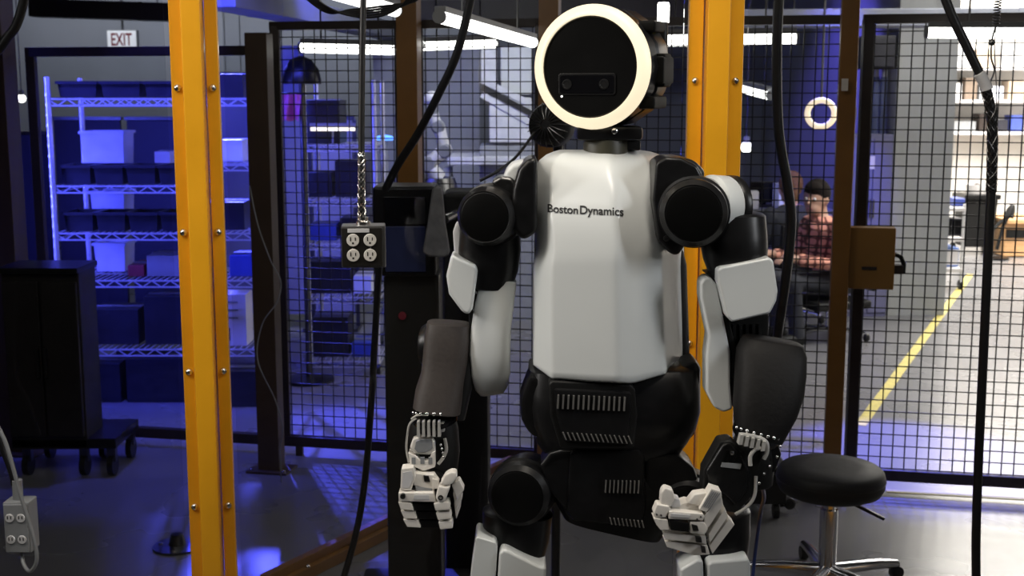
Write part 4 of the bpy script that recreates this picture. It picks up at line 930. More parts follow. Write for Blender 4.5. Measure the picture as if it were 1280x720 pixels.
# stand with a dark dome lamp and a pink cloth
Yd = 6.72; c = P(377, 105, Yd); s = S(Yd)
t = thing('dome_lamp', 'black dome shaped hood on a tall stand behind the mesh at upper left', 'lamp', V((c.x, c.y, 0)))
MB().lathe(c, (0, 0, 1), [(24*s, 0), (24*s, 6*s), (21*s, 18*s), (13*s, 29*s), (4*s, 33*s), (.005, 33.5*s)], 28).build('hood', M_BLACK, t)
MB().cyl(V((c.x, c.y, .02)), c, .016, 12).build('pole', M_DSTEEL, t)
MB().lathe(V((c.x, c.y, 0)), (0, 0, 1), [(.14, 0), (.14, .015), (.03, .03)], 24).build('base', M_BLACK, t)
M_PINK = mat('pink_cloth', (.55, .12, .26), .8, 0, .15, 20)
c = P(361, 118, 6.66); q = MB(); rr = []
for j in range(9):
    z = c.z-j*.017; rr.append([V((c.x+(i/16-.5)*.13*(1-.02*j), c.y+.012*math.sin(i*1.3+j*.2)+.006*j*math.sin(i*.7), z-.006*math.sin(i*.9)*j/8)) for i in range(17)])
vs_ = [p for r in rr for p in r]; q.add(vs_+[p+V((0, .004, 0)) for p in vs_], [(j*17+i, j*17+i+1, (j+1)*17+i+1, (j+1)*17+i) for j in range(8) for i in range(16)]+[(153+j*17+i+1, 153+j*17+i, 153+(j+1)*17+i, 153+(j+1)*17+i+1) for j in range(8) for i in range(16)])
tag(q.build('pink_cloth', M_PINK), 'pink cloth hanging below the black dome hood', 'cloth')
c2 = P(361, 117, 6.67); q = MB(); q.cyl(c2-V((.08, 0, 0)), c2+V((.16, 0, 0)), .006, 8); tag(q.build('hanging_rod', M_DSTEEL), 'thin dark rod the pink cloth hangs from', 'rod')

# dark cabinet on casters with a lower tray, inside the cage at left
xa_, xb_ = P(6, 450, 4.95).x, P(103, 450, 4.95).x; zt = zat(50, 340, 4.95)
M_CAB = mat('cabinet_dark', (.009, .007, .006), .5, 0, .15, 12)
t = thing('rolling_cabinet', 'dark cabinet on casters with a low tray at the left edge', 'cabinet', ((xa_+xb_)/2, 5.12, 0)); wd = xb_-xa_
MB().box(((xa_+xb_)/2, 5.06, (zt+.12)/2), (wd, .2, zt-.12)).build('carcass', M_CAB, t, bevel=.006)
MB().box(((xa_+xb_)/2, 5.05, zt+.008), (wd*1.04, .25, .022)).build('top', M_BLACK, t, bevel=.004)
for s_ in (-1, 1):
    dr = MB().box(((xa_+xb_)/2+s_*wd*.245, 4.95, (zt+.14)/2), (wd*.46, .02, zt-.22)).build('door', M_CAB, t, bevel=.004)
    MB().bar(((xa_+xb_)/2+s_*wd*.05, 4.93, zt*.5), ((xa_+xb_)/2+s_*wd*.05, 4.93, zt*.64), .012, .012).build('door_handle', M_DSTEEL, dr)
xt = P(158, 550, 5.1).x
MB().box(((xa_+xt)/2, 5.12, .145), (xt-xa_, .32, .045)).build('tray', M_BLACK, t, bevel=.006)
for x in (xa_+.05, xb_-.03, xt-.03):
    for y in (5.0, 5.25):
        ca = MB().cyl((x-.012, y, .045), (x+.012, y, .045), .045, 18).build('caster', M_BLACK, t); MB().bar((x, y, .06), (x, y, .125), .035, .03).build('caster_fork', M_DSTEEL, ca)

# dark equipment stand with a screen, and a grey bag
YK = 3.55; s = S(YK, 300)
def kx(px): return P(px, 300, YK).x
def kz(py): return zat(500, py, YK)
t = thing('equipment_stand', 'black equipment stand with a dark screen left of the robot shoulder', 'stand', (kx(512), YK+.1, 0))
MB().box(((kx(466)+kx(545))/2, YK+.09, (kz(233)+kz(346))/2), (kx(545)-kx(466), .17, kz(233)-kz(346))).build('screen_case', M_BLACK, t, bevel=.012, seg=3)
MB().box(((kx(480)+kx(533))/2, YK+.003, (kz(246)+kz(281))/2), (kx(533)-kx(480), .01, kz(246)-kz(281))).build('screen', M_GLOSSB, t, bevel=.003)
MB().box(((kx(481)+kx(532))/2, YK+.003, (kz(283)+kz(340))/2), (kx(532)-kx(481), .008, kz(283)-kz(340))).build('control_panel', mat('navy_panel', (.02, .028, .09), .4, 0, .1, 14), t, bevel=.003)
MB().box(((kx(476)+kx(548))/2, YK+.13, kz(346)/2+.03), (kx(548)-kx(476), .16, kz(346)-.06)).build('column', mat('column_dark', (.014, .013, .011), .55, 0, .1, 10), t, bevel=.012)
MB().box((kx(512), YK+.13, .03), (.36, .28, .06)).build('base', M_BLACKM, t, bevel=.012)
MB().lathe((kx(500), YK+.045, kz(398)), (0, -1, 0), [(.012, -.003), (.012, .004), (.004, .005)], 14).build('indicator_button', M_RED, t)
q = MB(); c = P(547, 290, 3.6)
q.slab([(540, 236), (546, 233), (552, 236), (556, 280), (562, 318), (556, 322), (536, 321), (528, 316), (534, 280)], 3.49, .05)
tag(q.build('grey_bag', mat('grey_bag_cloth', (.13, .13, .135), .75, 0, .3, 26, .3), bevel=.014, seg=3), 'grey cloth bag hanging on the right side of the black equipment stand', 'bag')
t = thing('tool_case', 'black box with a metal pipe stub right of the grey bag', 'box', (P(582, 320, 3.85).x, 3.9, 0))
MB().box((P(582, 320, 3.85).x, 3.95, zat(580, 240, 3.85)/2), (58*S(3.85), .2, zat(580, 240, 3.85))).build('body', M_BLACKM, t, bevel=.02)
MB().cyl(P(556, 274, 3.80), P(574, 266, 3.86), .016, 12).build('pipe_stub', M_STEEL, t)
MB().ball(P(540, 330, 3.83), .02, 10, 6).build('knob', M_STEEL, t)

# black pedestal fan behind the neck
c = P(686, 156, 3.45); s = S(3.45, 158); n = V((-.5, -1, .1)).normalized()
t = thing('pedestal_fan', 'black round pedestal fan behind the robot neck', 'fan', (c.x+.03, 3.56, 0))
hub = MB().lathe(c, n, [(26*s, -.05), (28*s, -.02), (28*s, .0), (25*s, .012), (10*s, .02), (.004, .022)], 28).build('fan_head', M_BLACKM, t)
q = MB()
for k in range(20):
    a = 2*math.pi*k/20; sd = n.cross(up).normalized(); u2 = sd.cross(n)
    q.tube([c+n*.024+(sd*math.cos(a)+u2*math.sin(a))*6*s, c+n*.022+(sd*math.cos(a)+u2*math.sin(a))*18*s, c+n*.006+(sd*math.cos(a)+u2*math.sin(a))*29*s], .0016, 5)
q.build('fan_guard', M_DSTEEL, hub, stuff=True)
MB().tube([c-n*.05, V((c.x+.03, 3.56, c.z-.06)), V((c.x+.03, 3.56, .02))], .014, 10).build('pole', M_BLACK, t)
MB().lathe((c.x+.03, 3.56, 0), (0, 0, 1), [(.16, 0), (.16, .015), (.03, .03)], 28).build('base', M_BLACK, t)

# grey panel wall and machines beyond the mesh, centre
Yg = 9.6; s = S(Yg)
M_PANEL = mat('panel_grey', (.22, .23, .25), .6, 0, .06, 3)
t = thing('grey_partition', 'grey freestanding partition beyond the mesh left of the ring light', 'partition', (P(552, 300, Yg).x, Yg, 0))
for a_, b_ in ((470, 533), (535, 600)):
    xA, xB = P(a_, 300, Yg).x, P(b_, 300, Yg).x; MB().box(((xA+xB)/2, Yg+.02, zat(550, 60, Yg)/2+.02), (xB-xA, .04, zat(550, 60, Yg)-.04)).build('panel', M_PANEL, t, bevel=.004)
MB().box((P(534, 300, Yg).x, Yg+.02, zat(550, 60, Yg)+.01), (P(600, 300, Yg).x-P(470, 300, Yg).x, .06, .03)).build('top_rail', M_DBROWN, t)
for a_ in (472, 598): MB().box((P(a_, 300, Yg).x, Yg+.02, .02), (.05, .4, .04)).build('foot', M_DBROWN, t)
Yw = 8.6; s = S(Yw); M_PALE = mat('machine_white', (.55, .56, .57), .5, 0, .12, 9)
t = thing('lab_machine', 'tall white machine with slanting arms beyond the mesh beside the ring light', 'machine', (P(636, 300, Yw).x, Yw+.2, 0))
def mb_px(pa, pb, ya, yb, Y, dp, name, m, bv=.008): x, X, z, Z = P(pa, 300, Y).x, P(pb, 300, Y).x, zat(640, yb, Y), zat(640, ya, Y); return MB().box(((x+X)/2, Y+dp/2, (z+Z)/2), (X-x, dp, Z-z)).build(name, m, t, bevel=bv)
mb_px(626, 664, 58, 118, Yw+.1, .12, 'upper_panel', mat('machine_bright', (.5, .52, .53), .5, 0, .05, 9)); mb_px(602, 622, 62, 104, Yw+.12, .1, 'side_panel', M_PALE); mb_px(612, 664, 122, 178, Yw, .4, 'cabinet', M_PALE); mb_px(600, 668, 182, 440, Yw, .5, 'base_cabinet', M_GREY); mb_px(560, 668, 196, 206, Yw-.1, .6, 'worktop', M_PALE)
for k in range(3): MB().bar(P(602, 100+k*9, Yw), P(664, 130+k*12, Yw), 4*s, .04).build('slanting_arm', (M_PALE, M_DSTEEL, M_PALE)[k], t)
MB().box((P(560, 300, Yw).x, Yw+.1, zat(640, 210, Yw)/2), (.05, .3, zat(640, 210, Yw))).build('table_leg', M_GREY, t)
M_NAVY = mat('navy_backdrop', (.02, .02, .04), .6, 0, .1, 5)  # added dark backdrop that hides the lit wall behind the rack
for i, (a_, b_, ya) in enumerate(((16, 70, 168), (74, 160, 150), (164, 262, 150))):
    xA, xB = P(a_, 300, 7.6).x, P(b_, 300, 7.6).x; zt = zat(150, ya, 7.6)
    t = thing('navy_backdrop', 'added dark navy backdrop behind the far left wire rack, %s' % ('left of its chrome posts', 'behind its pale tubs', 'beside the near yellow post')[i], 'partition', ((xA+xB)/2, 7.6, 0))
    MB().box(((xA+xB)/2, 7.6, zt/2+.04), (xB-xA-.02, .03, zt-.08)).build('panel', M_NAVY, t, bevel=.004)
    MB().box(((xA+xB)/2, 7.6, zt+.01), (xB-xA, .045, .02)).build('top_trim', M_DSTEEL, t)
    for xx in (xA+.03, xB-.03): MB().box((xx, 7.6, .02), (.04, .36, .04)).build('foot', M_DSTEEL, t)
M_PSCR = mat('backdrop_cloth', (.16, .16, .26), .7, 0, .08, 5)  # added backdrops that stand in for the blue glow, blue put in the cloth
for a_, b_, ya, lb in ((268, 330, 108, 'added blue backdrop beyond the racks beside the near yellow post'), (337, 383, 62, 'added tall blue backdrop beyond the black dome hood'), (390, 446, 150, 'added low blue backdrop beyond the rack behind the mesh')):
    xA, xB = P(a_, 300, 8.3).x, P(b_, 300, 8.3).x; zt = zat(350, ya, 8.3)
    t = thing('blue_backdrop', lb, 'screen', ((xA+xB)/2, 8.3, 0))
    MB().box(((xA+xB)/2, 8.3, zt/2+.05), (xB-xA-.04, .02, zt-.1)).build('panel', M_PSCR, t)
    for xx in (xA, xB): MB().box((xx, 8.3, zt/2), (.025, .03, zt)).build('frame_post', M_DSTEEL, t)
    MB().box(((xA+xB)/2, 8.3, zt+.0125), (xB-xA, .03, .025)).build('top_bar', M_DSTEEL, t)
    for xx in (xA, xB): MB().box((xx, 8.3, .012), (.03, .3, .024)).build('foot', M_DSTEEL, t)
# jointed white robot arm
Ya = 7.6; s = S(Ya); M_ARM = mat('arm_white', (.62, .62, .60), .4, 0, .2, 24)
t = thing('jointed_arm', 'jointed white robot arm with a round head beyond the mesh, right of the amber post', 'machine', (P(545, 300, Ya).x, Ya, 0))
MB().lathe((P(545, 300, Ya).x, Ya, 0), (0, 0, 1), [(.2, 0), (.2, .5), (.17, .9), (.12, zat(545, 222, Ya))], 24).build('pedestal', M_DSTEEL, t)
for k, (a_, b_, r) in enumerate([((547, 222), (536, 205), 11), ((534, 206), (556, 188), 10), ((557, 190), (548, 158), 9), ((547, 160), (540, 138), 8)]):
    lk = MB().tube([P(*a_, Ya), P((a_[0]+b_[0])/2, (a_[1]+b_[1])/2, Ya-.02), P(*b_, Ya)], [r*s, r*s*.8, r*s*.9], 14).build('arm_link', M_ARM, t)
    MB().lathe(P(*b_, Ya+r*s*.8), (0, -1, 0), [(r*s*.9, 0), (r*s*.95, .02), (r*s*.95, r*s*1.7), (r*s*.7, r*s*1.9)], 18).build('joint_cap', M_GREY, lk)
MB().ball(P(540, 124, Ya), 10*s, 16, 10).build('round_head', M_ARM, t)
c = P(481, 173, 7.9); t = thing('blue_lamp', 'small glowing blue lamp beyond the mesh right of the hanging cable', 'lamp', (c.x, c.y, 0))
MB().lathe(c, (0, 0, 1), [(.05, -.012), (.06, 0), (.045, .015), (.01, .022)], 20).build('blue_dome', mat('blue_glow', (.1, .3, .9), .4, 0, .01, 5, emit=(.12, .35, 1), estr=2), t)
MB().cyl((c.x, c.y, .02), c-up*.012, .02, 10).build('pole', M_GREY, t); MB().lathe((c.x, c.y, 0), (0, 0, 1), [(.18, 0), (.18, .02), (.03, .03)], 20).build('base', M_BLACK, t)

# ================================================================ stool, cases on the floor
YS = 3.78; c = P(1038, 600, YS); s = S(YS, 600); x, y = c.x, YS
zt = zat(1038, 582, YS)
t = thing('round_stool', 'round black padded stool on a chrome column at lower right', 'stool', (x, y, 0)); r = 67*s
MB().lathe((x, y, zt-.09), (0, 0, 1), [(r*.80, 0), (r*.93, .010), (r*.99, .03), (r, .055), (r*.97, .074), (r*.90, .085), (r*.5, .090), (.004, .091)], 56).build('seat', M_BLACKM, t, ang=60)
MB().ring((x, y, zt-.040), (0, 0, 1), [(r*1.003, -.003), (r*1.009, 0), (r*1.003, .003), (r*.99, 0)], 56).build('seat_seam', M_BLACK, t)
MB().box((x, y, zt-.099), (.12, .10, .018)).build('seat_plate', M_DSTEEL, t, bevel=.003)
MB().bar((x+.05, y-.05, zt-.103), (x+.15, y-.09, zt-.145), .014, .010).build('height_lever', M_BLACK, t, bevel=.003)
MB().cyl((x, y, zt-.107), (x, y, .25), .019, 20).build('upper_column', M_CHROME, t); MB().cyl((x, y, .27), (x, y, .045), .028, 20).build('lower_column', M_CHROME, t)
for k in range(5):
    a = 2*math.pi*k/5+.35; dv = V((math.cos(a), math.sin(a), 0)); p = V((x, y, 0))
    MB().tube([p+up*.066, p+dv*.1+up*.064, p+dv*.2+up*.060, p+dv*.27+up*.052], [.024, .022, .018, .014], 10).build('base_arm', M_CHROME, t)
    ca = MB(); pc = p+dv*.27+up*.022; sd = V((-dv.y, dv.x, 0)); ca.cyl(pc-sd*.012, pc+sd*.012, .022, 16); ca.bar(pc+up*.012, pc+up*.036, .016, .016); ca.build('caster', M_BLACK, t)
g = G(942, 652); t = thing('floor_case', 'black case on small wheels on the floor left of the round stool', 'case', (g.x, g.y+.15, 0))
hh = zat(942, 592, g.y)
MB().box((g.x, g.y+.15, hh/2+.03), (84*S(g.y, 650), .28, hh-.06)).build('body', M_BLACK, t, bevel=.012)
MB().box((g.x, g.y+.15, hh+.012), (84*S(g.y, 650)*1.02, .29, .02)).build('lid', M_BLACKM, t, bevel=.006)
for sx in (-1, 1):
    for sy in (-1, 1): MB().cyl((g.x+sx*.09-.01, g.y+.15+sy*.11, .028), (g.x+sx*.09+.01, g.y+.15+sy*.11, .028), .028, 14).build('wheel', M_BLACKM, t)
MB().lathe(P(986, 628, g.y+.1), (0, -1, 0), [(.022, 0), (.022, .02), (.015, .026)], 14).build('side_knob', M_BLACK, t)
MB().bar(P(975, 630, g.y+.12), P(986, 628, g.y+.11), .02, .02).build('knob_stem', M_BLACK, t)
g = G(222, 684); t = thing('floor_flange', 'round dark metal floor flange beside the near yellow post', 'flange', (g.x, g.y, 0))
MB().lathe((g.x, g.y, 0), (0, 0, 1), [(.085, 0), (.085, .008), (.03, .012), (.022, .05), (.01, .055)], 28).build('plate', M_DSTEEL, t)
for k in range(4): q = MB(); q.lathe((g.x+.06*math.cos(k*1.57), g.y+.06*math.sin(k*1.57), .008), (0, 0, 1), [(.008, 0), (.008, .006), (.004, .008)], 8); q.build('flange_bolt', M_STEEL, t)

# ================================================================ gate latch box
b0 = P(1089, 322, Yf(fx(1089))-.085); s = S(b0.y, 322)
t = thing('latch_box', 'amber brown box with a black handle on the mesh gate by the amber post', 'box', b0-up*39*s)
MB().box(b0+FN*.0, (55*s, .07, 77*s), rotz(FA)).build('cover', mat('latch_amber', (.26, .13, .025), .5, 0, .06, 10), t, bevel=.004)
MB().box(b0+FN*.036+V((-3*s, 0, -12*s)), (18*s, .004, 4*s), rotz(FA)).build('slot', M_DBROWN, t)
hb = MB(); hb.box(b0+V((33*s, -.01, -14*s)), (12*s, .05, 11*s), rotz(FA)); hb.build('latch_block', M_DBROWN, t, bevel=.003)
MB().tube([P(1119, 318, b0.y-.02), P(1126, 321, b0.y-.02), P(1130, 330, b0.y-.02), P(1129, 341, b0.y-.02)], .009, 10).build('handle', M_BLACK, t)

# ================================================================ beyond the mesh at right: cabinet, canisters, corridor
YP = 8.75; s = S(YP); xA, xB = P(1062, 300, YP).x, x0-.02
zc_ = zat(1090, 168, YP)
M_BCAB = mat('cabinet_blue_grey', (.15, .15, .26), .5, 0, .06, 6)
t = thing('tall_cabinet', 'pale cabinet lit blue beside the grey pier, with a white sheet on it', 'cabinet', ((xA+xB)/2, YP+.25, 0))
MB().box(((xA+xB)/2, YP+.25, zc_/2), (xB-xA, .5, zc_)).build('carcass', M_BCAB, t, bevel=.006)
for k in (0, 1):
    dr = MB().box((xA+(xB-xA)*(.25+.5*k), YP-.006, zc_/2), ((xB-xA)*.47, .015, zc_*.95)).build('door', M_BCAB, t, bevel=.003)
    MB().bar((xA+(xB-xA)*(.46+.08*k), YP-.025, zc_*.55), (xA+(xB-xA)*(.46+.08*k), YP-.025, zc_*.65), .01, .01).build('door_handle', M_STEEL, dr)
MB().box((P(1086, 204, YP).x, YP-.016, zat(1086, 203, YP)), (13*s, .003, 16*s)).build('paper_sheet', M_PAPER, t)
for k in range(3):
    xx = xA+(xB-xA)*(.50+.2*k); tt = thing('canister', 'dark blue canister on top of the tall blue cabinet, %s of three' % ('left', 'middle', 'right')[k], 'canister', (xx, YP+.2, zc_), 'canisters on the tall cabinet')
    MB().lathe((xx, YP+.2, zc_), (0, 0, 1), [(4.2*s, 0), (4.6*s, .01), (4.6*s, 66*s), (4*s, 70*s)], 20).build('body', mat('canister_blue', (.10, .12, .22), .3, .2, .1, 10), tt)
    MB().lathe((xx, YP+.2, zc_+70*s), (0, 0, 1), [(3.4*s, 0), (3.4*s, 8*s), (2*s, 10*s)], 16).build('cap', M_LGREY, tt)
xx = x0-.03-18*s
t = thing('wall_box', 'dark box fixed on the grey pier above the three canisters', 'box', (xx, YP+.15, zat(1100, 86, YP)))
MB().box((xx, YP+.17, zat(1100, 65, YP)), (36*s, .3, 40*s)).build('body', M_BIN, t, bevel=.006); MB().box((xx, YP+.012, zat(1100, 65, YP)), (32*s, .012, 35*s)).build('lid', M_BIN, t, bevel=.003)
MB().bar((xx+18*s, YP+.17, zat(1100, 65, YP)), (x0, YP+.17, zat(1100, 65, YP)), .05, .05).build('bracket', M_DSTEEL, t)
# corridor cart
YA = 10.0; s = S(YA); xA, xB = P(1180, 300, YA).x, P(1206, 300, YA).x
t = thing('lab_cart', 'white cart with blue boxes standing by the grey pier in the corridor', 'cart', ((xA+xB)/2, YA+.25, 0))
for z in (.16, zat(1190, 300, YA), zat(1190, 262, YA)): MB().box(((xA+xB)/2, YA+.25, z), (xB-xA, .5, .03)).build('shelf', M_PAPER, t, bevel=.004)
for xx in (xA+.01, xB-.01):
    for yy in (YA+.02, YA+.48): MB().cyl((xx, yy, .05), (xx, yy, zat(1190, 255, YA)), .012, 8).build('post', M_LGREY, t); MB().cyl((xx-.012, yy, .04), (xx+.012, yy, .04), .04, 12).build('caster', M_BLACK, t)
def boxthing(name, label, cat, px_a, px_b, zb, hpx, Y, dp, m, m2=None):
    x, X, z = P(px_a, 300, Y).x, P(px_b, 300, Y).x, zb+.016; Z = z+hpx*S(Y)
    t = thing(name, label, cat, ((x+X)/2, Y+dp/2, z))
    MB().box(((x+X)/2, Y+dp/2, (z+Z)/2), (X-x, dp, Z-z)).build('body', m, t, bevel=min(.01, (X-x)*.1))
    MB().box(((x+X)/2, Y-.003, (z+Z)/2), ((X-x)*.86, .008, (Z-z)*.8)).build('front_panel', m2 or m, t, bevel=.002); return t
boxthing('blue_case', 'blue case on the top shelf of the corridor cart', 'case', 1190, 1204, zat(1190, 262, YA), 10, YA+.1, .2, M_BLUEB)
boxthing('black_monitor', 'black monitor on the middle shelf of the corridor cart', 'monitor', 1183.5, 1202.5, zat(1190, 300, YA), 22, YA+.15, .15, M_BIN, M_GLOSSB)
boxthing('blue_case', 'blue and white case on the lowest shelf of the corridor cart', 'case', 1183.5, 1200, .16, 24, YA+.1, .3, mat('case_blue', (.10, .22, .62), .4, 0, .1, 14), M_PAPER)
YT = 12.1
t = thing('black_bin', 'large black wheeled bin against the white corridor wall', 'bin', (P(1233, 300, YT).x, YT+.25, 0)); s = S(YT)
cx = P(1229, 300, YT).x; zt = zat(1233, 250, YT)
MB().loft([[V((cx+x*w2, YT+.25+y*w2, z)) for x, y in ((-1,-1),(1,-1),(1,1),(-1,1))] for z, w2 in ((.08, .14), (zt, .165))]).build('body', M_BLACKM, t, bevel=.02)
MB().box((cx, YT+.25, zt+.02), (.36, .38, .05)).build('lid', M_BLACK, t, bevel=.012); MB().bar((cx-.16, YT+.46, zt-.06), (cx+.16, YT+.46, zt-.06), .03, .03).build('grip_bar', M_BLACK, t)
for sx in (-1, 1): MB().cyl((cx+sx*.16-.015, YT+.38, .05), (cx+sx*.16+.015, YT+.38, .05), .05, 14).build('wheel', M_BLACK, t)
t2 = thing('small_bucket', 'small white bucket on top of the black wheeled bin', 'bucket', (cx, YT+.25, zt+.045)); MB().lathe((cx, YT+.25, zt+.046), (0, 0, 1), [(.09, 0), (.11, .09), (.10, .09), (.085, .01)], 20).build('body', M_PAPER, t2); MB().ball((cx, YT+.25, zt+.11), .04, 10, 6).build('sponge', M_DBROWN, t2)
xA, xB = P(1258, 300, 12.0).x, P(1330, 300, 12.0).x; M_WOOD = mat('desk_wood', (.62, .36, .17), .45, 0, .2, 6, stretch=(1, 8, 8))
t = thing('wooden_desk', 'orange wooden desk with a black drawer front at the right edge', 'desk', ((xA+xB)/2, 12.35, 0)); zt = zat(1280, 275, 12.0)
MB().box(((xA+xB)/2, 12.35, zt-.02), (xB-xA, .7, .04)).build('top', M_WOOD, t, bevel=.005); MB().box(((xA+xB)/2, 12.37, zt/2-.02), ((xB-xA)*.97, .6, zt-.06)).build('pedestal', M_WOOD, t, bevel=.005)
dr = MB().box(((xA+xB)/2, 12.06, zt*.62), ((xB-xA)*.94, .02, zt*.22)).build('drawer', M_BLACKM, t, bevel=.004); MB().bar(((xA+xB)/2-.08, 12.04, zt*.62), ((xA+xB)/2+.08, 12.04, zt*.62), .012, .012).build('drawer_handle', M_STEEL, dr)
t = thing('desk_lamp', 'black desk lamp with a bent arm beside the wooden desk', 'lamp', (P(1247, 314, 11.9).x, 11.9, 0))
MB().lathe((P(1247, 314, 11.9).x, 11.9, 0), (0, 0, 1), [(.11, 0), (.11, .02), (.02, .03)], 20).build('base', M_BLACK, t); MB().tube([P(1246, 312, 11.9), P(1254, 282, 11.9), P(1262, 268, 11.9)], .018, 8).build('arm', M_BLACK, t); MB().tube([P(1262, 270, 11.9), P(1250, 278, 11.9), P(1238, 290, 11.9)], .018, 8).build('upper_arm', M_BLACK, t)
MB().lathe(P(1264, 262, 11.9), (.3, 0, 1), [(.05, -.08), (.04, 0), (.02, .05)], 16).build('shade', M_BLACK, t)
# wall shelf with boxes and tools
YW = 13.1; xA, xB = P(1188, 100, YW).x, P(1330, 100, YW).x
t = thing('wall_shelf', 'long white wall shelf unit high on the corridor wall', 'shelf', ((xA+xB)/2, YW+.2, zat(1250, 168, YW)))
zsh = [zat(1250, y, YW) for y in (165, 125, 84)]
for z in zsh: MB().box(((xA+xB)/2, YW+.2, z-.015), (xB-xA, .38, .03)).build('board', M_PAPER, t, bevel=.003)
for xx in (xA, xB): MB().box((xx, YW+.2, (zsh[0]+zsh[2])/2+.12), (.03, .38, zsh[2]-zsh[0]+.3)).build('side_board', M_PAPER, t, bevel=.003)
M_TAN = mat('tan_box', (.42, .33, .24), .6, 0, .1, 10)
sp = [(1190, 1222, 152, 0, M_GREY, 'low grey tool tray'), (1226, 1238, 142, 0, M_DBROWN, 'small dark brown box'), (1243, 1262, 150, 0, M_BIN, 'black tool box'), (1266, 1282, 144, 0, M_BLUEB, 'blue box'), (1190, 1202, 104, 1, M_LGREY, 'pale carton'), (1206, 1221, 97, 1, M_CART, 'brown carton'), (1224, 1232, 106, 1, M_GREY, 'small grey box'), (1240, 1254, 108, 1, M_CLEARBIN, 'pale blue box'), (1260, 1281, 100, 1, M_TAN, 'tan carton'), (1192, 1212, 58, 2, M_LGREY, 'pale grey case'), (1218, 1240, 62, 2, M_TAN, 'wide tan carton'), (1248, 1280, 56, 2, M_LGREY, 'large pale box')]
for pa, pb, ya, k, m, lb in sp:
    x, X = P(pa, 120, YW+.1).x, P(pb, 120, YW+.1).x
    carton('shelf_box', '%s on the %s board of the corridor wall shelf' % (lb, ('lowest', 'middle', 'top')[k]), 'box', ((x+X)/2, YW+.2, zsh[k]+.001), X-x, .2, zat((pa+pb)/2, ya, YW+.1)-zsh[k], m)

# workbench beyond the mesh behind the people
YB_ = 9.0; xA, xB = P(922, 300, YB_).x, P(1046, 300, YB_).x; zb_ = .74
t = thing('workbench', 'long dark workbench beyond the mesh behind the seated people', 'table', ((xA+xB)/2, YB_+.3, 0))
MB().box(((xA+xB)/2, YB_+.3, zb_-.02), (xB-xA, .6, .04)).build('top', M_GREY, t, bevel=.005)
for xx in (xA+.04, xB-.04):
    for yy in (YB_+.04, YB_+.56): MB().box((xx, yy, (zb_-.04)/2), (.05, .05, zb_-.04)).build('leg', M_DSTEEL, t)
def monitor(label, px, Y, w_px, h_px, yc):
    s = S(Y); c = P(px, yc, Y); t = thing('desk_monitor', label, 'monitor', (c.x, Y, zb_))
    MB().box(c+V((0, .02, 0)), (w_px*s, .03, h_px*s)).build('bezel', M_BLACK, t, bevel=.005); MB().box(c+V((0, .0035, 0)), (w_px*s*.93, .004, h_px*s*.88)).build('screen', M_GLOSSB, t)
    MB().box((c.x, Y+.05, (zb_+c.z)/2), (.05, .02, c.z-zb_)).build('stand', M_BLACK, t); MB().box((c.x, Y+.04, zb_+.008), (.22, .16, .014)).build('foot', M_BLACK, t, bevel=.004)
monitor('dark monitor on the workbench, just right of the robot shoulder', 955, YB_+.32, 34, 26, 240)
on('white carton on the workbench behind the mesh, under the dark monitor', 929, 945, YB_+.1, zb_, 22, M_PAPER, dp=.12)
on('small pale blue box on the workbench left of the plaid shirt', 968, 982, YB_+.15, zb_, 30, M_CLEARBIN)
on('brown carton on the workbench behind the heads', 1006, 1030, YB_+.3, zb_, 24, M_CART, dp=.15)

# ================================================================ seated people
def remesh(mb, vox, smooth=6):
    me = bpy.data.meshes.new('r'); me.from_pydata([tuple(p) for p in mb.v], [], mb.f)
    bm = bmesh.new(); bm.from_mesh(me); bmesh.ops.recalc_face_normals(bm, faces=bm.faces); bm.to_mesh(me); bm.free()
    o = bpy.data.objects.new('r', me); COL.objects.link(o)
    m = o.modifiers.new('r', 'REMESH'); m.mode = 'VOXEL'; m.voxel_size = vox
    s2 = o.modifiers.new('s', 'SMOOTH'); s2.factor = .5; s2.iterations = smooth
    bpy.context.view_layer.update(); dg = bpy.context.evaluated_depsgraph_get(); r = bpy.data.meshes.new_from_object(o.evaluated_get(dg))
    out = MB(); out.add([V(v.co) for v in r.vertices], [list(p.vertices) for p in r.polygons])
    bpy.data.objects.remove(o); bpy.data.meshes.remove(me); bpy.data.meshes.remove(r); return out
def plaid():
    m = mat('plaid_shirt', (.46, .17, .11), .8, 0, .1, 30); nt = m.node_tree; b = nt.nodes['Principled BSDF']
    tc = nt.nodes.new('ShaderNodeTexCoord'); src = nt.nodes.new('ShaderNodeValToRGB')
    w1 = nt.nodes.new('ShaderNodeTexWave'); w1.bands_direction = 'Z'; w1.inputs['Scale'].default_value = 6; w1.inputs['Distortion'].default_value = 1.5
    w2 = nt.nodes.new('ShaderNodeTexWave'); w2.bands_direction = 'X'; w2.inputs['Scale'].default_value = 6; w2.inputs['Distortion'].default_value = 1.5
    mx = nt.nodes.new('ShaderNodeMath'); mx.operation = 'MULTIPLY'
    for w_ in (w1, w2): nt.links.new(tc.outputs['Object'], w_.inputs['Vector'])
    nt.links.new(w1.outputs['Fac'], mx.inputs[0]); nt.links.new(w2.outputs['Fac'], mx.inputs[1]); nt.links.new(mx.outputs[0], src.inputs[0])
    src.color_ramp.elements[0].color = (.10, .03, .025, 1); src.color_ramp.elements[0].position = .02; src.color_ramp.elements[1].color = (.72, .32, .23, 1); src.color_ramp.elements[1].position = .22
    nt.links.new(src.outputs[0], b.inputs['Base Color']); return m
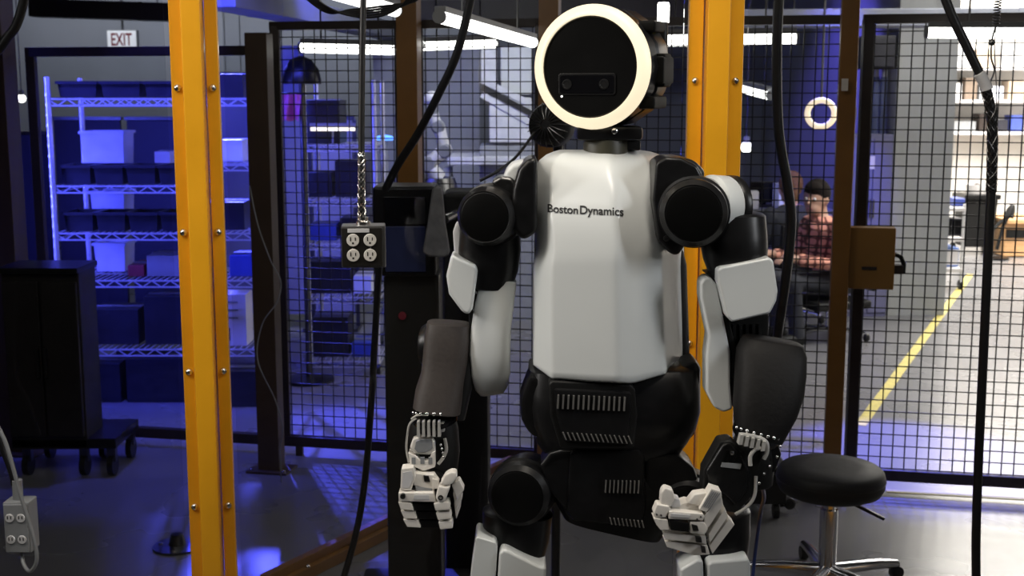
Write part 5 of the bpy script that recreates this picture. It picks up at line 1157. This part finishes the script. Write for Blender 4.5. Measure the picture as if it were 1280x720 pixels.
def person(label, root, yaw, shirt, trousers, hair, lean=.10, headturn=0):
    t = thing('person', label, 'person', root); R = rotz(yaw); r0 = V(root)
    def L(x, y, z): return r0+R @ V((x, y, z))           # local: +x forward, +y left, z up
    hip, sh, nk_ = (0, 0, .42), (lean, 0, .82), (lean+.03, 0, .88)
    hd = (lean+.07, 0, .985)
    def caps(mb, pts, rs, n=14):
        mb.tube([L(*p) for p in pts], rs, n)
        for p, r in zip(pts, rs): mb.ball(L(*p), r, 14, 8)
    arms = {}
    for sd in (1, -1): arms[sd] = [(sh[0], sd*.175, .80), (sh[0]+.04, sd*.23, .56), (sh[0]+.27, sd*.16, .60), (sh[0]+.33, sd*.14, .61)]
    legs = {sd: [(0, sd*.09, .42), (.40, sd*.11, .44), (.36, sd*.12, .08)] for sd in (1, -1)}
    b = MB()
    def torso(mb, g):
        rr = []
        for z, x, wx, wy in ((.36, 0, .10, .15), (.44, 0, .12, .165), (.55, lean*.35, .115, .15), (.68, lean*.7, .125, .165), (.78, lean, .115, .18), (.84, lean, .085, .14), (.875, lean+.01, .06, .075)):
            rr.append([L(x+(wx+g)*math.cos(a), (wy+g)*math.sin(a), z) for a in [2*math.pi*i/20 for i in range(20)]])
        mb.loft(rr)
    torso(b, 0); caps(b, [nk_, (hd[0]-.03, 0, .93)], [.052, .05])
    hr_ = rotz(headturn)
    def HL(x, y, z): q = hr_ @ V((x, y, 0)); return L(hd[0]+q.x, hd[1]+q.y, hd[2]+z)
    b.ball(HL(0, 0, .015), .086, 18, 12, (1.0, .86, 1.22)); b.ball(HL(.03, 0, -.055), .055, 14, 10, (1, .95, 1)); b.tube([HL(.085, 0, .012), HL(.105, 0, -.018), HL(.085, 0, -.024)], [.010, .014, .010], 8)
    for sd in (1, -1): b.ball(HL(-.005, sd*.078, -.002), .026, 10, 8, (.7, .5, 1.2))
    for sd in (1, -1):
        caps(b, arms[sd], [.052, .043, .032, .028]); caps(b, legs[sd], [.085, .062, .043])
        w_ = V(arms[sd][3]); caps(b, [tuple(w_), tuple(w_+V((.055, 0, -.004)))], [.030, .036])
        for k in range(4):
            y = sd*(-.026+.0175*k); ln = (.065, .075, .07, .055)[k]
            caps(b, [tuple(w_+V((.075, y, 0))), tuple(w_+V((.075+ln*.5, y, -.006))), tuple(w_+V((.075+ln*.8, y, -.03)))], [.0095, .009, .0085], 8)
        caps(b, [tuple(w_+V((.03, -sd*.03, 0))), tuple(w_+V((.06, -sd*.052, -.005))), tuple(w_+V((.085, -sd*.055, -.012)))], [.013, .011, .010], 8)
        caps(b, [(legs[sd][2][0], sd*.12, .045), (legs[sd][2][0]+.14, sd*.13, .035)], [.04, .03])
    skin = mat('skin', (.42, .25, .18), .5, 0, .08, 30)
    bd = remesh(b, .0075, 4).build('body', skin, t, ang=180)
    s_ = MB(); torso(s_, .014); [caps(s_, arms[sd][:3], [.066, .056, .044]) for sd in (1, -1)]; remesh(s_, .012, 5).build('shirt', shirt, t, ang=180)
    s_ = MB(); s_.ball(L(0, 0, .42), .15, 16, 10, (.95, 1.15, .75)); [caps(s_, legs[sd], [.099, .076, .056]) for sd in (1, -1)]; remesh(s_, .012, 5).build('trousers', trousers, t, ang=180)
    s_ = MB(); s_.ball(HL(-.018, 0, .045), .093, 18, 12, (1.0, .93, 1.12)); s_.ball(HL(-.055, 0, -.02), .06, 14, 8, (.8, 1.1, 1.3)); s_.ball(HL(.028, 0, .082), .066, 14, 8, (1, 1.05, .75)); hm = remesh(s_, .008, 3)
    hm.build('hair', hair, t, ang=180)
    for sd in (1, -1):
        MB().ball(HL(.078, sd*.032, .012), .011, 10, 8).build('eye', M_PAPER, t)
        MB().ball(HL(.0865, sd*.032, .012), .005, 8, 6).build('pupil', M_FACE, t)
        sh_ = MB(); px_ = legs[sd][2][0]; caps(sh_, [(px_-.02, sd*.12, .05), (px_+.09, sd*.127, .042), (px_+.17, sd*.132, .036)], [.05, .044, .036]); remesh(sh_, .01, 2).build('shoe', M_BLACKM, t, ang=180)
    MB().box(HL(.080, 0, -.055), (.014, .045, .009), R @ hr_).build('mouth', mat('lips', (.34, .13, .11), .5, 0, .05, 20), t, bevel=.003)
    t.scale = (.93, .93, .93); return t
def office_chair(label, root, yaw):
    t = thing('office_chair', label, 'chair', root); R = rotz(yaw); r0 = V(root)
    def L(x, y, z): return r0+R @ V((x, y, z))
    t.scale = (.93, .93, .93)
    MB().box(L(.05, 0, .275), (.44, .44, .06), R).build('seat', M_BLACKM, t, bevel=.02, seg=3)
    MB().box(L(-.205, 0, .56), (.05, .40, .40), R).build('backrest', M_BLACKM, t, bevel=.02, seg=3)
    MB().bar(L(-.20, 0, .25), L(-.24, 0, .5), .05, .02).build('back_support', M_DSTEEL, t)
    MB().cyl(L(.03, 0, .245), L(.03, 0, .08), .028, 14).build('column', M_CHROME, t)
    for k in range(5):
        a = 2*math.pi*k/5; d = V((math.cos(a), math.sin(a), 0)); MB().tube([L(.03, 0, .09), L(.03+d.x*.25, d.y*.25, .065)], [.02, .014], 8).build('base_arm', M_CHROME, t)
        q = MB(); q.ball(L(.03+d.x*.26, d.y*.26, .032), .032, 12, 8, (.8, .8, 1)); q.build('caster', M_BLACK, t)
c1 = P(1015, 300, 7.9); c2 = P(1000, 300, 8.45)
M_DCLOTH = mat('dark_cloth', (.02, .022, .03), .8, 0, .15, 30)
person('person in a pink plaid shirt sitting in profile beyond the mesh, turned left', (c1.x+.15, 7.9, 0), math.radians(200), plaid(), M_DCLOTH, mat('hair_dark', (.012, .009, .008), .85, 0, .2, 60, spec=.1), .10, .5)
office_chair('black office chair under the person in the plaid shirt', (c1.x+.15, 7.9, 0), math.radians(200))
person('person in dark clothes with brown hair sitting behind the plaid shirt', (c2.x+.0, 8.6, 0), math.radians(100), M_DCLOTH, M_DCLOTH, mat('hair_brown', (.14, .075, .035), .85, 0, .2, 60, spec=.1), .06, 0)
office_chair('black office chair under the person in dark clothes', (c2.x+.0, 8.6, 0), math.radians(100))
